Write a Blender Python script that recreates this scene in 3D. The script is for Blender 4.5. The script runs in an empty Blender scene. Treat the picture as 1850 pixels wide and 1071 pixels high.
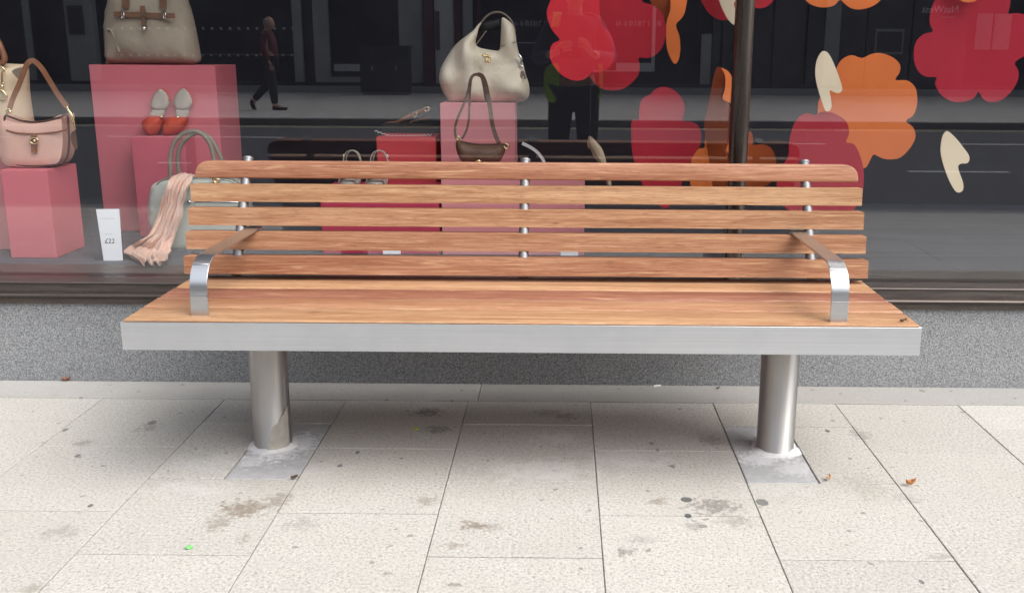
import bpy, bmesh, math, random
from mathutils import Vector, Matrix, noise
from mathutils.geometry import delaunay_2d_cdt
random.seed(7)
SPLIT = {'display_side_wall', 'strap_ring', 'cord', 'ring', 'side_strap', 'side_ring', 'window_surround', 'wall_panel', 'window_shelf', 'window_poster', 'doorpost', 'strap', 'buckle', 'pocket_zip', 'turn_lock', 'clasp', 'upper_window', 'granite_base', 'small_print', 'sign_lettering_none'}
SC = bpy.context.scene
COL = SC.collection
# ------------------------------------------------------------------ camera model
W, HT = 1850.0, 1071.0
F, CX, CY = 1751.56, 1005.8, 507.97
PITCH, YAW, ROLL, CAMH = 0.2340, 0.0047, 0.0060, 1.2
RC = (Matrix.Rotation(YAW, 3, 'Z') @ Matrix.Rotation(math.pi/2 - PITCH, 3, 'X') @ Matrix.Rotation(ROLL, 3, 'Z'))
CAMP = Vector((0, 0, CAMH))
def ray(px, py): return RC @ Vector(((px-CX)/F, -(py-CY)/F, -1))
def onY(px, py, Y):
    d = ray(px, py); return CAMP + d*(Y/d.y)
def onZ(px, py, z):
    d = ray(px, py); return CAMP + d*((z-CAMH)/d.z)
def onP(px, py, P0, n):
    d = ray(px, py); n = Vector(n); return CAMP + d*((Vector(P0)-CAMP).dot(n)/d.dot(n))
YW, YG = 3.391, 3.46            # face of the granite, glass
def mir(px, py, Y):             # a point of the far side of the street, met by way of the glass
    p = onY(px, py, 2*YG - Y); return Vector((p.x, Y, p.z))
def mirZ(px, py, z):
    p = onZ(px, py, z); return Vector((p.x, 2*YG - p.y, z))
# ------------------------------------------------------------------ object helpers
def obj(name, bm, mat, parent=None, smooth=False, angle=None):
    if isinstance(bm, bmesh.types.BMesh):
        me = bpy.data.meshes.new(name); bm.normal_update(); bm.to_mesh(me); bm.free()
    else: me = bm
    for m in (mat if isinstance(mat, (list, tuple)) else [mat]): me.materials.append(m)
    if smooth:
        for p in me.polygons: p.use_smooth = True
        if angle is not None: me.set_sharp_from_angle(angle=math.radians(angle))
    o = bpy.data.objects.new(name, me); COL.objects.link(o)
    if parent: o.parent = parent; o.matrix_parent_inverse = Matrix.Translation(parent.location).inverted() if not parent.rotation_euler.z else parent.matrix_basis.inverted()
    return o
def tag(o, label, cat, group=None):
    o['label'] = label; o['category'] = cat
    if group: o['group'] = group
    return o
def thing(name, label, cat, loc, group=None):
    o = bpy.data.objects.new(name, None); COL.objects.link(o); o.location = loc; o.empty_display_size = .05
    return tag(o, label, cat, group)
def struct(o, kind='structure'): o['kind'] = kind; return o
def box(bm, x0, x1, y0, y1, z0, z1, bev=0, seg=2):
    vs = [bm.verts.new((x, y, z)) for x in (x0, x1) for y in (y0, y1) for z in (z0, z1)]
    f = []
    for a in ((0,1,3,2), (4,6,7,5), (0,4,5,1), (2,3,7,6), (0,2,6,4), (1,5,7,3)): f.append(bm.faces.new([vs[i] for i in a]))
    if bev:
        es = set(e for q in f for e in q.edges)
        bmesh.ops.bevel(bm, geom=list(es), offset=bev, segments=seg, affect='EDGES', profile=.5)
    return bm
def BM(): return bmesh.new()
def catmull(P, n=6, closed=False):
    P = [Vector(p) for p in P]; out = []; m = len(P)
    for i in range(m if closed else m-1):
        if closed: a, b, c, d = P[(i-1)%m], P[i], P[(i+1)%m], P[(i+2)%m]
        else: a, b, c, d = P[max(i-1,0)], P[i], P[i+1], P[min(i+2,m-1)]
        for k in range(n):
            t = k/n
            out.append(.5*((2*b)+(c-a)*t+(2*a-5*b+4*c-d)*t*t+(3*b-a-3*c+d)*t**3))
    if not closed: out.append(P[-1])
    return out
def tube(bm, P, r, seg=10, n=6, closed=False, smooth_path=True):
    P = catmull(P, n, closed) if smooth_path else [Vector(p) for p in P]
    m = len(P); rings = []; up = None
    for i, p in enumerate(P):
        t = (P[(i+1)%m if closed else min(i+1,m-1)] - P[(i-1)%m if closed else max(i-1,0)]).normalized()
        if up is None:
            up = t.orthogonal().normalized()
        up = (up - t*up.dot(t)).normalized(); s = t.cross(up)
        rr = r(i/(m-1)) if callable(r) else r
        rings.append([bm.verts.new(p + rr*(math.cos(a)*up + math.sin(a)*s)) for a in [2*math.pi*k/seg for k in range(seg)]])
    for i in range(m if closed else m-1):
        A, B = rings[i], rings[(i+1)%m]
        for k in range(seg): bm.faces.new((A[k], A[(k+1)%seg], B[(k+1)%seg], B[k]))
    if not closed:
        bm.faces.new(list(reversed(rings[0]))); bm.faces.new(rings[-1])
    return bm
def strap(bm, P, w, t, wdir=None, n=6):
    """flat strap: rectangular section of width w (along wdir, or in the plane of the path) and thickness t (along N)"""
    P = catmull(P, n); m = len(P); rings = []
    for i, p in enumerate(P):
        tg = (P[min(i+1,m-1)]-P[max(i-1,0)]).normalized()
        if wdir is None: N = Vector((0,-1,0)); N = (N-tg*N.dot(tg)).normalized(); Wd = tg.cross(N)
        else: Wd = Vector(wdir).normalized(); Wd = (Wd-tg*Wd.dot(tg)).normalized(); N = tg.cross(Wd)
        rings.append([bm.verts.new(p+Wd*a*w/2+N*b*t/2) for a, b in ((-1,-1),(1,-1),(1,1),(-1,1))])
    for i in range(m-1):
        A, B = rings[i], rings[i+1]
        for k in range(4): bm.faces.new((A[k], A[(k+1)%4], B[(k+1)%4], B[k]))
    bm.faces.new(list(reversed(rings[0]))); bm.faces.new(rings[-1])
    bmesh.ops.recalc_face_normals(bm, faces=bm.faces)
    return bm
def cyl(bm, c, r, z0, z1, seg=24, r2=None):
    r2 = r if r2 is None else r2
    A = [bm.verts.new((c[0]+r*math.cos(a), c[1]+r*math.sin(a), z0)) for a in [2*math.pi*k/seg for k in range(seg)]]
    B = [bm.verts.new((c[0]+r2*math.cos(a), c[1]+r2*math.sin(a), z1)) for a in [2*math.pi*k/seg for k in range(seg)]]
    for k in range(seg): bm.faces.new((A[k], A[(k+1)%seg], B[(k+1)%seg], B[k]))
    bm.faces.new(list(reversed(A))); bm.faces.new(B); return bm
def ell(bm, c, r, u=12, v=8, rot=None):
    M = Matrix.Translation(c) @ (rot.to_4x4() if rot else Matrix()) @ Matrix.Diagonal((r[0], r[1], r[2], 1))
    bmesh.ops.create_uvsphere(bm, u_segments=u, v_segments=v, radius=1, matrix=M); return bm
def prism_x(bm, prof, x0, x1):
    A = [bm.verts.new((x0, y, z)) for y, z in prof]; B = [bm.verts.new((x1, y, z)) for y, z in prof]; m = len(prof)
    for k in range(m): bm.faces.new((A[k], A[(k+1)%m], B[(k+1)%m], B[k]))
    bm.faces.new(list(reversed(A))); bm.faces.new(B)
    bmesh.ops.recalc_face_normals(bm, faces=bm.faces); return bm
def pillow(bm, pts, t0=.003, D=0., R=.05, step=.02, back=None, wr=0., wscale=12., normal=None, smooth=3, seed=0.):
    """A closed outline (3-D points lying on one plane) filled and given its own thickness: t0 at the rim, swelling by D towards the middle."""
    P3 = [Vector(p) for p in pts]; O = sum(P3, Vector())/len(P3)
    N = Vector(normal) if normal else Vector((0,-1,0)); N.normalize()
    U = N.cross(Vector((0,0,1))); U = -U if U.length > .01 else Vector((1,0,0)); U.normalize(); V = N.cross(U); V = V if V.z >= 0 else -V
    if abs(V.z) < .05: V = N.cross(U)
    q = [Vector(((p-O).dot(U), (p-O).dot(V), 0)) for p in P3]
    if smooth: q = catmull(q, smooth, True)
    q = [Vector((a.x, a.y)) for a in q]
    m = len(q)
    def bd(p):
        b = 9
        for i in range(m):
            a, c = q[i], q[(i+1)%m]; d = c-a; L = d.length_squared
            t = 0 if L == 0 else max(0, min(1, (p-a).dot(d)/L)); b = min(b, (p-a-d*t).length_squared)
        return math.sqrt(b)
    def inside(p):
        s = False
        for i in range(m):
            a, c = q[i], q[(i+1)%m]
            if (a.y > p.y) != (c.y > p.y) and p.x < (c.x-a.x)*(p.y-a.y)/(c.y-a.y)+a.x: s = not s
        return s
    vs = list(q)
    if D or wr:
        x0, x1 = min(a.x for a in q), max(a.x for a in q); y0, y1 = min(a.y for a in q), max(a.y for a in q)
        j = 0; y = y0
        while y < y1:
            x = x0 + (step/2 if j % 2 else 0)
            while x < x1:
                p = Vector((x, y))
                if inside(p) and bd(p) > step*.55: vs.append(p)
                x += step
            y += step*.866; j += 1
    ov, oe, of, *_ = delaunay_2d_cdt(vs, [(i, (i+1)%m) for i in range(m)], [], 1, 1e-6)
    db = D if back is None else back
    def h(p, s):
        d = bd(p); k = min(1, d/R) if R else 1
        v = math.sqrt(max(0, 1-(1-k)**2))
        w = noise.noise(Vector((p.x*wscale+seed, p.y*wscale*.8, s*5+seed)))*wr*min(1, d/.03)
        return t0/2 + s[0]*v + w if isinstance(s, tuple) else 0
    fr, bk = [], []
    for p in ov:
        d = bd(p); k = min(1, d/R) if R else 1; v = math.sqrt(max(0, 1-(1-k)**2))
        w = noise.noise(Vector((p.x*wscale+seed, p.y*wscale*.8, seed)))*wr*min(1, d/.03)
        B = O+U*p.x+V*p.y
        fr.append(bm.verts.new(B+N*(t0/2+D*v+w))); bk.append(bm.verts.new(B-N*(t0/2+db*v)))
    cnt = {}
    for f in of:
        f = list(f)
        bm.faces.new([fr[i] for i in f]); bm.faces.new([bk[i] for i in reversed(f)])
        for i in range(len(f)):
            e = (f[i], f[(i+1)%len(f)]); cnt[tuple(sorted(e))] = cnt.get(tuple(sorted(e)), []) + [e]
    for k, l in cnt.items():
        if len(l) == 1:
            a, b = l[0]; bm.faces.new((fr[b], fr[a], bk[a], bk[b]))
    bmesh.ops.recalc_face_normals(bm, faces=bm.faces)
    return bm
def crop(ox, oy, s): return lambda L: [(ox+x/s, oy+y/s) for x, y in L]
# ------------------------------------------------------------------ materials
class N:
    def __init__(s, name):
        s.m = bpy.data.materials.new(name); s.m.use_nodes = True; s.t = s.m.node_tree; s.t.nodes.clear()
        s.out = s.n('ShaderNodeOutputMaterial'); s.tc = None
    def n(s, ty, **kw):
        x = s.t.nodes.new(ty)
        for k, v in kw.items(): setattr(x, k, v)
        return x
    def l(s, a, b): s.t.links.new(a, b)
    def co(s, scale=(1,1,1), loc=(0,0,0), src='Object'):
        if not s.tc: s.tc = s.n('ShaderNodeTexCoord')
        mp = s.n('ShaderNodeMapping'); mp.inputs['Scale'].default_value = scale; mp.inputs['Location'].default_value = loc
        s.l(s.tc.outputs[src], mp.inputs['Vector']); return mp.outputs[0]
    def noise(s, v, scale, detail=4, rough=.55, dist=0):
        x = s.n('ShaderNodeTexNoise'); x.inputs['Scale'].default_value = scale; x.inputs['Detail'].default_value = detail
        x.inputs['Roughness'].default_value = rough; x.inputs['Distortion'].default_value = dist
        s.l(v, x.inputs['Vector']); return x.outputs['Fac']
    def ramp(s, f, *st, interp='LINEAR'):
        x = s.n('ShaderNodeValToRGB'); x.color_ramp.interpolation = interp; e = x.color_ramp.elements
        while len(e) < len(st): e.new(.5)
        for i, (p, c) in enumerate(st):
            e[i].position = p; e[i].color = (c, c, c, 1) if isinstance(c, (int, float)) else (*c, 1)
        s.l(f, x.inputs[0]); return x.outputs[0]
    def mix(s, f, a, b, mode='MIX'):
        x = s.n('ShaderNodeMix', data_type='RGBA', blend_type=mode)
        for sock, v in ((x.inputs[0], f), (x.inputs[6], a), (x.inputs[7], b)):
            if isinstance(v, (int, float)): sock.default_value = v
            elif isinstance(v, tuple): sock.default_value = (*v, 1)
            else: s.l(v, sock)
        return x.outputs[2]
    def math(s, op, a, b=0, clamp=False):
        x = s.n('ShaderNodeMath', operation=op); x.use_clamp = clamp
        for i, v in enumerate((a, b)):
            if isinstance(v, (int, float)): x.inputs[i].default_value = v
            else: s.l(v, x.inputs[i])
        return x.outputs[0]
    def bump(s, h, strength=.3, dist=.002, prev=None):
        x = s.n('ShaderNodeBump'); x.inputs['Strength'].default_value = strength; x.inputs['Distance'].default_value = dist
        s.l(h, x.inputs['Height'])
        if prev: s.l(prev, x.inputs['Normal'])
        return x.outputs[0]
    def bsdf(s, col, rough=.6, metal=0, normal=None, spec=.5, **kw):
        b = s.n('ShaderNodeBsdfPrincipled')
        for nm, v in (('Base Color', col), ('Roughness', rough), ('Metallic', metal), ('Specular IOR Level', spec)):
            if isinstance(v, (int, float)): b.inputs[nm].default_value = v
            elif isinstance(v, tuple): b.inputs[nm].default_value = (*v, 1)
            else: s.l(v, b.inputs[nm])
        for k, v in kw.items(): b.inputs[k.replace('_', ' ')].default_value = v
        if normal: s.l(normal, b.inputs['Normal'])
        s.l(b.outputs[0], s.out.inputs[0]); return b
def simple(name, c, rough=.6, metal=0, var=.12, scale=14, bump=.0, bscale=120, spec=.5, stretch=(1,1,1), bd=.001, **kw):
    k = N(name); v = k.co(stretch); f = k.noise(v, scale, 5)
    lo = tuple(x*(1-var) for x in c); hi = tuple(min(1, x*(1+var)) for x in c)
    col = k.ramp(f, (.3, lo), (.7, hi)); nm = k.bump(k.noise(k.co(stretch), bscale, 4), bump, bd) if bump else None
    k.bsdf(col, rough, metal, nm, spec, **kw); return k.m
M = {}
def wood():
    k = N('oiled_hardwood'); g = k.n('ShaderNodeNewGeometry'); r = g.outputs['Random Per Island']
    tc = k.n('ShaderNodeTexCoord'); off = k.n('ShaderNodeCombineXYZ')
    k.l(k.math('MULTIPLY', r, 37.), off.inputs[0]); k.l(k.math('MULTIPLY', r, 91.), off.inputs[1]); k.l(k.math('MULTIPLY', r, 53.), off.inputs[2])
    ad = k.n('ShaderNodeVectorMath', operation='ADD'); k.l(tc.outputs['Object'], ad.inputs[0]); k.l(off.outputs[0], ad.inputs[1])
    def mp(s):
        x = k.n('ShaderNodeMapping'); x.inputs['Scale'].default_value = s; k.l(ad.outputs[0], x.inputs[0]); return x.outputs[0]
    big = k.noise(mp((.8, 13, 13)), 1.5, 3, .5, .8)
    fig = k.noise(mp((2.4, 54, 54)), 1.5, 5, .62, 1.8)
    fig2 = k.noise(mp((5.5, 110, 110)), 1.3, 4, .65, .9)
    fine = k.noise(mp((9, 210, 210)), 1.4, 3, .65)
    pore = k.noise(mp((26, 300, 300)), 1., 2, .5)
    knot = k.noise(mp((7, 14, 14)), 1., 2, .5)
    # each board has a tone of its own
    at = k.n('ShaderNodeAttribute'); at.attribute_name = 'tone'
    tone = k.ramp(at.outputs['Fac'], (0, (.545, .342, .196)), (.33, (.50, .29, .168)), (.66, (.43, .213, .133)), (1., (.345, .155, .104)))
    c = k.mix(k.ramp(big, (.36, 0.), (.64, 1.)), tone, k.mix(1., tone, (.76, .66, .60), 'MULTIPLY'))
    c = k.mix(k.ramp(fig, (.48, 0.), (.62, .6)), c, k.mix(1., c, (.70, .58, .52), 'MULTIPLY'))
    c = k.mix(k.ramp(fig, (.32, .65), (.45, 0.)), c, (.64, .43, .25))
    c = k.mix(k.ramp(fig2, (.50, 0.), (.66, .5)), c, k.mix(1., c, (.68, .56, .50), 'MULTIPLY'))
    c = k.mix(k.ramp(fine, (.34, .45), (.5, 0.)), c, k.mix(1., c, (.62, .52, .46), 'MULTIPLY'))
    c = k.mix(k.ramp(pore, (.60, 0.), (.72, .55)), c, (.15, .07, .04))
    c = k.mix(k.ramp(knot, (.72, 0.), (.80, .5)), c, (.16, .07, .04))
    k.bsdf(c, k.ramp(fine, (.3, .52), (.7, .40)), 0, k.bump(fine, .25, .0006), .4)
    return k.m
def steel(name, c, rough, axis='x', aniso=0):
    k = N(name); st = {'x': (1.2, 260, 260), 'z': (40, 40, 2), 'r': (300, 300, 1.5)}[axis]
    f = k.noise(k.co(st), 1.5, 3, .6); cl = k.noise(k.co((1,1,1)), 5.5, 4, .6)
    col = k.ramp(f, (.3, tuple(x*.93 for x in c)), (.7, tuple(min(1, x*1.05) for x in c)))
    col = k.mix(k.ramp(cl, (.42, 0.), (.75, .5)), col, tuple(x*.82 for x in c))
    rg = k.math('ADD', k.math('MULTIPLY', f, .10), k.math('ADD', k.math('MULTIPLY', cl, .12), rough-.11))
    bs = k.bsdf(col, rg, 1.0, k.bump(f, .08, .0004))
    if aniso:
        bs.inputs['Anisotropic'].default_value = aniso; bs.inputs['Anisotropic Rotation'].default_value = .25; tg = k.n('ShaderNodeTangent', direction_type='RADIAL', axis='Z'); k.l(tg.outputs[0], bs.inputs['Tangent'])
    return k.m
def granite():
    k = N('speckled_granite'); v = k.co()
    a = k.noise(v, 205, 2, .5); b = k.noise(v, 430, 2, .6); w = k.n('ShaderNodeTexVoronoi'); w.inputs['Scale'].default_value = 215; k.l(v, w.inputs['Vector'])
    c = k.ramp(a, (.34, (.085, .089, .095)), (.45, (.22, .228, .236)), (.54, (.34, .35, .356)), (.68, (.52, .525, .53)))
    c = k.mix(.4, c, k.ramp(w.outputs['Color'], (.15, (.10, .105, .11)), (.6, (.29, .30, .31)), (.9, (.46, .46, .455))))
    c = k.mix(k.ramp(b, (.54, 0.), (.72, .5)), c, (.06, .063, .07))
    big = k.noise(v, 2.2, 4); c = k.mix(k.ramp(big, (.35, .3), (.65, 0.)), c, k.mix(1., c, (.72, .76, .84), 'MULTIPLY'))
    k.bsdf(c, k.ramp(a, (.3, .5), (.7, .33)), 0, None, .5); return k.m
def spots_mask(k, spots, soft=.5, nscale=38, namt=.55, wsrc=None):
    """ragged stains lying on the paving, each with its own place, size and shape"""
    tc = k.n('ShaderNodeTexCoord'); tot = None
    nz = k.noise(tc.outputs['Object'], nscale, 5, .65); nz = k.math('MULTIPLY', k.math('SUBTRACT', nz, .5), namt*2)
    for (x, y, rx, ry, s) in spots:
        mp = k.n('ShaderNodeMapping'); mp.inputs['Location'].default_value = (-x/rx, -y/ry, 0); mp.inputs['Scale'].default_value = (1/rx, 1/ry, 0)
        k.l(tc.outputs['Object'], mp.inputs[0]); ln = k.n('ShaderNodeVectorMath', operation='LENGTH'); k.l(mp.outputs[0], ln.inputs[0])
        d = k.math('ADD', ln.outputs['Value'], nz)
        mr = k.n('ShaderNodeMapRange'); mr.interpolation_type = 'SMOOTHSTEP'
        mr.inputs[1].default_value = 1.; mr.inputs[2].default_value = 1-soft; mr.inputs[3].default_value = 0; mr.inputs[4].default_value = s
        k.l(d, mr.inputs[0]); tot = mr.outputs[0] if tot is None else k.math('MAXIMUM', tot, mr.outputs[0])
    return tot
def sp(px, py, wpx, hpx, s):
    a = onZ(px, py, 0); b = onZ(px+wpx, py, 0); c = onZ(px, py-hpx, 0); return (a.x, a.y, (b-a).length, (c-a).length, s)
def paving(name, base, pit=1., leg=False):
    k = N(name); v = k.co(); g = k.n('ShaderNodeNewGeometry'); r = g.outputs['Random Per Island']
    pits = k.noise(v, 118, 3, .6); fine = k.noise(v, 340, 2, .6); mid = k.noise(v, 9, 5, .6); big = k.noise(v, 1.6, 4, .6)
    c = k.mix(r, tuple(x*.88 for x in base), tuple(x*1.06 for x in base))
    c = k.mix(k.ramp(pits, (.35, .85*pit), (.49, 0.)), c, tuple(x*.56 for x in base))
    c = k.mix(k.ramp(pits, (.53, 0.), (.68, .6*pit)), c, tuple(min(.8, x*1.22) for x in base))
    c = k.mix(k.ramp(fine, (.36, .55*pit), (.52, 0.)), c, tuple(x*.5 for x in base))
    c = k.mix(k.ramp(mid, (.38, .22), (.6, 0.)), c, tuple(x*.74 for x in base))
    c = k.mix(k.ramp(big, (.36, .22), (.62, 0.)), c, (base[0]*.80, base[1]*.76, base[2]*.70))
    # small dark specks trodden in
    w = k.noise(v, 30, 1, .4); c = k.mix(k.ramp(w, (.735, 0.), (.765, .6)), c, (.16, .14, .12))
    brown = [sp(*a) for a in ((440,918,58,20,.7),(395,945,32,16,.45),(500,905,32,20,.5),(770,905,28,12,.42),(858,950,34,11,.7),(822,986,28,7,.45),(890,952,26,12,.3),(440,972,14,12,.4),(1187,905,22,10,.5),(60,1062,24,12,.35),(1565,880,60,30,.2))]
    c = k.mix(spots_mask(k, brown, .8, 42, 1.7), c, (.17, .13, .085))
    dark = [sp(*a) for a in ((772,744,36,9,.6),(790,776,34,9,.5),(1020,752,24,9,.35),(1290,914,58,18,.55),(1330,940,46,14,.3),(1132,996,24,10,.5),(1160,975,40,9,.25),(1255,948,22,12,.35),(1555,785,22,14,.35),(1640,900,34,10,.22),(270,772,26,10,.35),(150,800,22,8,.35),(1285,795,26,16,.3),(110,960,46,14,.25),(545,945,46,16,.22),(990,745,36,7,.3),(1700,1005,26,7,.3),(820,1055,16,5,.5),(700,1035,15,4,.4))]
    c = k.mix(spots_mask(k, dark, .8, 50, 1.8), c, (.085, .078, .07))
    gum = [sp(*a) for a in ((1240,902,11,5,.85),(1377,907,12,6.5,.7),(1243,931,7,4,.9),(1270,950,9,3,.5),(1495,778,5,2.5,.8),(1363,828,5,3,.6),(118,776,5,3,.7),(140,823,5,3,.7),(163,913,5,3,.8),(275,763,8,4,.6),(1188,812,4,3,.6),(1215,842,5,3,.6),(646,817,4,3,.7),(614,841,5,3,.7),(1665,1050,5,4,.7))]
    c = k.mix(spots_mask(k, gum, .12, 60, .2), c, (.075, .082, .085))
    white = [sp(*a) for a in ((985,850,150,28,.35),(1130,828,120,24,.3),(560,850,100,22,.25),(395,835,100,28,.30),(1010,790,70,14,.3),(1400,880,100,22,.22),(350,880,130,20,.2))]
    c = k.mix(spots_mask(k, white, .9, 24, 1.2), c, (.74, .74, .74))
    h = k.math('ADD', k.math('MULTIPLY', pits, 1.), k.math('MULTIPLY', fine, .35))
    k.bsdf(c, .85, 0, k.bump(h, .6*pit, .004), .25); return k.m
def concrete():
    k = N('raw_concrete_patch'); v = k.co(); a = k.noise(v, 22, 6, .65); b = k.noise(v, 160, 3, .6)
    c = k.ramp(a, (.3, (.38, .385, .395)), (.7, (.50, .505, .515))); c = k.mix(k.ramp(b, (.35, .3), (.55, 0.)), c, (.25, .25, .26))
    ps = [sp(*q) for q in ((497,812,62,26,.95),(540,800,44,24,.7),(455,830,44,16,.55),(1402,820,52,14,.95),(1370,828,52,16,.65),(1440,845,56,18,.4),(1400,800,60,20,.6))]
    c = k.mix(spots_mask(k, ps, .7, 55, 1.3), c, (.80, .81, .83))
    k.bsdf(c, .9, 0, k.bump(a, .35, .004), .2); return k.m
def glass():
    k = N('window_glass'); lw = k.n('ShaderNodeLayerWeight'); lw.inputs['Blend'].default_value = .5
    f5 = k.math('POWER', lw.outputs['Facing'], 5.); fr = k.math('ADD', k.math('MULTIPLY', f5, .95), .060)
    t = k.n('ShaderNodeBsdfTransparent'); t.inputs[0].default_value = (.98, .98, .985, 1)
    gl = k.n('ShaderNodeBsdfGlossy'); gl.inputs['Roughness'].default_value = 0.; gl.inputs[0].default_value = (1, 1, 1, 1)
    mx = k.n('ShaderNodeMixShader'); k.l(fr, mx.inputs[0]); k.l(t.outputs[0], mx.inputs[1]); k.l(gl.outputs[0], mx.inputs[2]); k.l(mx.outputs[0], k.out.inputs[0])
    return k.m
def clear(name, tint=(.9, .93, .95)):
    k = N(name); lw = k.n('ShaderNodeLayerWeight'); lw.inputs['Blend'].default_value = .5
    fr = k.math('ADD', k.math('MULTIPLY', k.math('POWER', lw.outputs['Facing'], 4.), .8), .13)
    t = k.n('ShaderNodeBsdfTransparent'); t.inputs[0].default_value = (*tint, 1); gl = k.n('ShaderNodeBsdfGlossy'); gl.inputs['Roughness'].default_value = .08
    mx = k.n('ShaderNodeMixShader'); k.l(fr, mx.inputs[0]); k.l(t.outputs[0], mx.inputs[1]); k.l(gl.outputs[0], mx.inputs[2]); k.l(mx.outputs[0], k.out.inputs[0]); return k.m
def bronze():
    k = N('bronze_frame'); v = k.co((1.5, 20, 20)); a = k.noise(v, 4, 5, .6); b = k.noise(k.co(), 60, 4, .6)
    c = k.ramp(a, (.3, (.075, .062, .056)), (.7, (.13, .108, .096))); c = k.mix(k.ramp(b, (.55, 0.), (.8, .5)), c, (.16, .15, .14))
    k.bsdf(c, k.ramp(a, (.3, .38), (.7, .5)), .6, k.bump(b, .1, .001)); return k.m
def mullm():
    k = N('dark_bronze_post'); a = k.noise(k.co((20, 20, 1.2)), 3, 5, .6)
    k.bsdf(k.ramp(a, (.3, (.085, .070, .062)), (.7, (.13, .11, .098))), k.ramp(a, (.3, .24), (.7, .34)), .9); return k.m
def asphalt():
    k = N('asphalt'); a = k.noise(k.co(), 60, 4, .7); b = k.noise(k.co(), .8, 4, .6)
    c = k.ramp(a, (.3, (.075, .080, .092)), (.7, (.15, .155, .17))); c = k.mix(k.ramp(b, (.4, .4), (.65, 0.)), c, (.08, .084, .094))
    k.bsdf(c, .85, 0, k.bump(a, .4, .005), .2); return k.m
M['wood'] = wood(); M['steel_h'] = steel('brushed_steel_beam', (.70, .72, .755), .40); M['steel_arm'] = steel('brushed_steel_bar', (.66, .665, .68), .30)
M['steel_post'] = steel('satin_steel_rod', (.26, .26, .265), .58, 'r'); M['steel_leg'] = steel('brushed_steel_tube', (.70, .69, .675), .50, 'r', .96); M['granite'] = granite()
M['pave'] = paving('bush_hammered_paving', (.56, .545, .508)); M['strip'] = paving('smooth_stone_strip', (.42, .41, .39), .35)
M['mull'] = mullm(); M['joint'] = simple('joint_mortar', (.25, .238, .22), .95, 0, .5, 60); M['conc'] = concrete(); M['glass'] = glass(); M['bronze'] = bronze(); M['asphalt'] = asphalt()
M['line'] = simple('road_paint', (.72, .72, .70), .7, 0, .15, 20); M['yline'] = simple('yellow_road_paint', (.52, .48, .30), .7, 0, .15, 20)
M['kerb'] = simple('kerb_granite', (.20, .20, .20), .8, 0, .25, 90); M['farpave'] = simple('far_paving', (.50, .49, .48), .9, 0, .12, 3, .2, 60)
# ------------------------------------------------------------------ world, sun, camera
w = bpy.data.worlds.new('World'); SC.world = w; w.use_nodes = True; nt = w.node_tree; nt.nodes.clear()
SUN_EL, SUN_AZ = math.radians(52), math.radians(54)      # azimuth: from the street (-Y) swung towards +X
sky = nt.nodes.new('ShaderNodeTexSky'); sky.sky_type = 'NISHITA'; sky.sun_disc = False; sky.sun_elevation = SUN_EL
sdir = Vector((math.sin(SUN_AZ)*math.cos(SUN_EL), -math.cos(SUN_AZ)*math.cos(SUN_EL), math.sin(SUN_EL)))
sky.sun_rotation = math.atan2(sdir.x, sdir.y); sky.air_density = 1.2; sky.dust_density = 4.0; sky.ozone_density = 1.0
hs = nt.nodes.new('ShaderNodeHueSaturation'); hs.inputs['Saturation'].default_value = .38
bg = nt.nodes.new('ShaderNodeBackground'); bg.inputs[1].default_value = .15; wo = nt.nodes.new('ShaderNodeOutputWorld')
nt.links.new(sky.outputs[0], hs.inputs['Color']); nt.links.new(hs.outputs[0], bg.inputs[0]); nt.links.new(bg.outputs[0], wo.inputs[0])
ld = bpy.data.lights.new('sun', 'SUN'); ld.energy = 1.0; ld.angle = math.radians(50); ld.color = (1, .975, .94)
lo = bpy.data.objects.new('sun', ld); COL.objects.link(lo); lo.rotation_euler = sdir.to_track_quat('Z', 'Y').to_euler(); lo.location = (0, 0, 12)
cd = bpy.data.cameras.new('camera'); cd.sensor_width = 36; cd.sensor_fit = 'HORIZONTAL'; cd.lens = 36*F/W; cd.shift_x = -(CX-W/2)/W; cd.shift_y = (CY-HT/2)/W
cd.clip_start = .02; cd.clip_end = 400
co = bpy.data.objects.new('camera', cd); COL.objects.link(co); co.matrix_world = Matrix.Translation(CAMP) @ RC.to_4x4(); SC.camera = co
SC.view_settings.view_transform = 'Standard'; SC.view_settings.look = 'None'; SC.view_settings.exposure = EXPO = 1.0; SC.view_settings.gamma = 1
SC.cycles.max_bounces = 8; SC.cycles.transparent_max_bounces = 24; SC.cycles.glossy_bounces = 5; SC.cycles.caustics_reflective = False; SC.cycles.caustics_refractive = False
SC.cycles.sample_clamp_indirect = 4
# ------------------------------------------------------------------ ground
S, X0, YE = .4285, -1.6082, 3.2118
KERB_Y = -.46
b = BM()
def jit(a): return random.uniform(-a, a)
PA = None
lx0 = onZ(408, 861, 0).x; lx0 = (lx0 + onZ(461, 791, 0).x)/2; lx1 = (onZ(1480, 871, 0).x + onZ(1437, 797, 0).x)/2
patches = []
for i in range(-34, 38):
    xa, xb = X0+S*i, X0+S*(i+1); ph = 2.996 if i % 2 else 2.7905
    ys = [YE]; y = ph
    if ph > YE-.03: y -= S
    while y > KERB_Y: ys.append(y); y -= S
    ys.append(KERB_Y)
    for j in range(len(ys)-1):
        ya, yb = ys[j+1], ys[j]; g = .0013
        if ya >= yb-.01: continue
        z = jit(.0009)
        def slab(x0, x1):
            box(b, x0+g, x1-g, ya+g*1.5, yb-g*1.5, -.05, z, .0013, 1)
        if i == 1 and abs(yb-2.996) < .02: slab(xa, lx0); patches.append((lx0, xb, ya, yb))
        elif i == 5 and abs(yb-2.996) < .02: slab(lx1, xb); patches.append((xa, lx1, ya, yb))
        else: slab(xa, xb)
struct(obj('pavement', b, M['pave']))
b = BM(); box(b, -16, 17, KERB_Y, YW-.003, -.10, -.006); struct(obj('pavement_bed', b, M['joint']))
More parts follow.
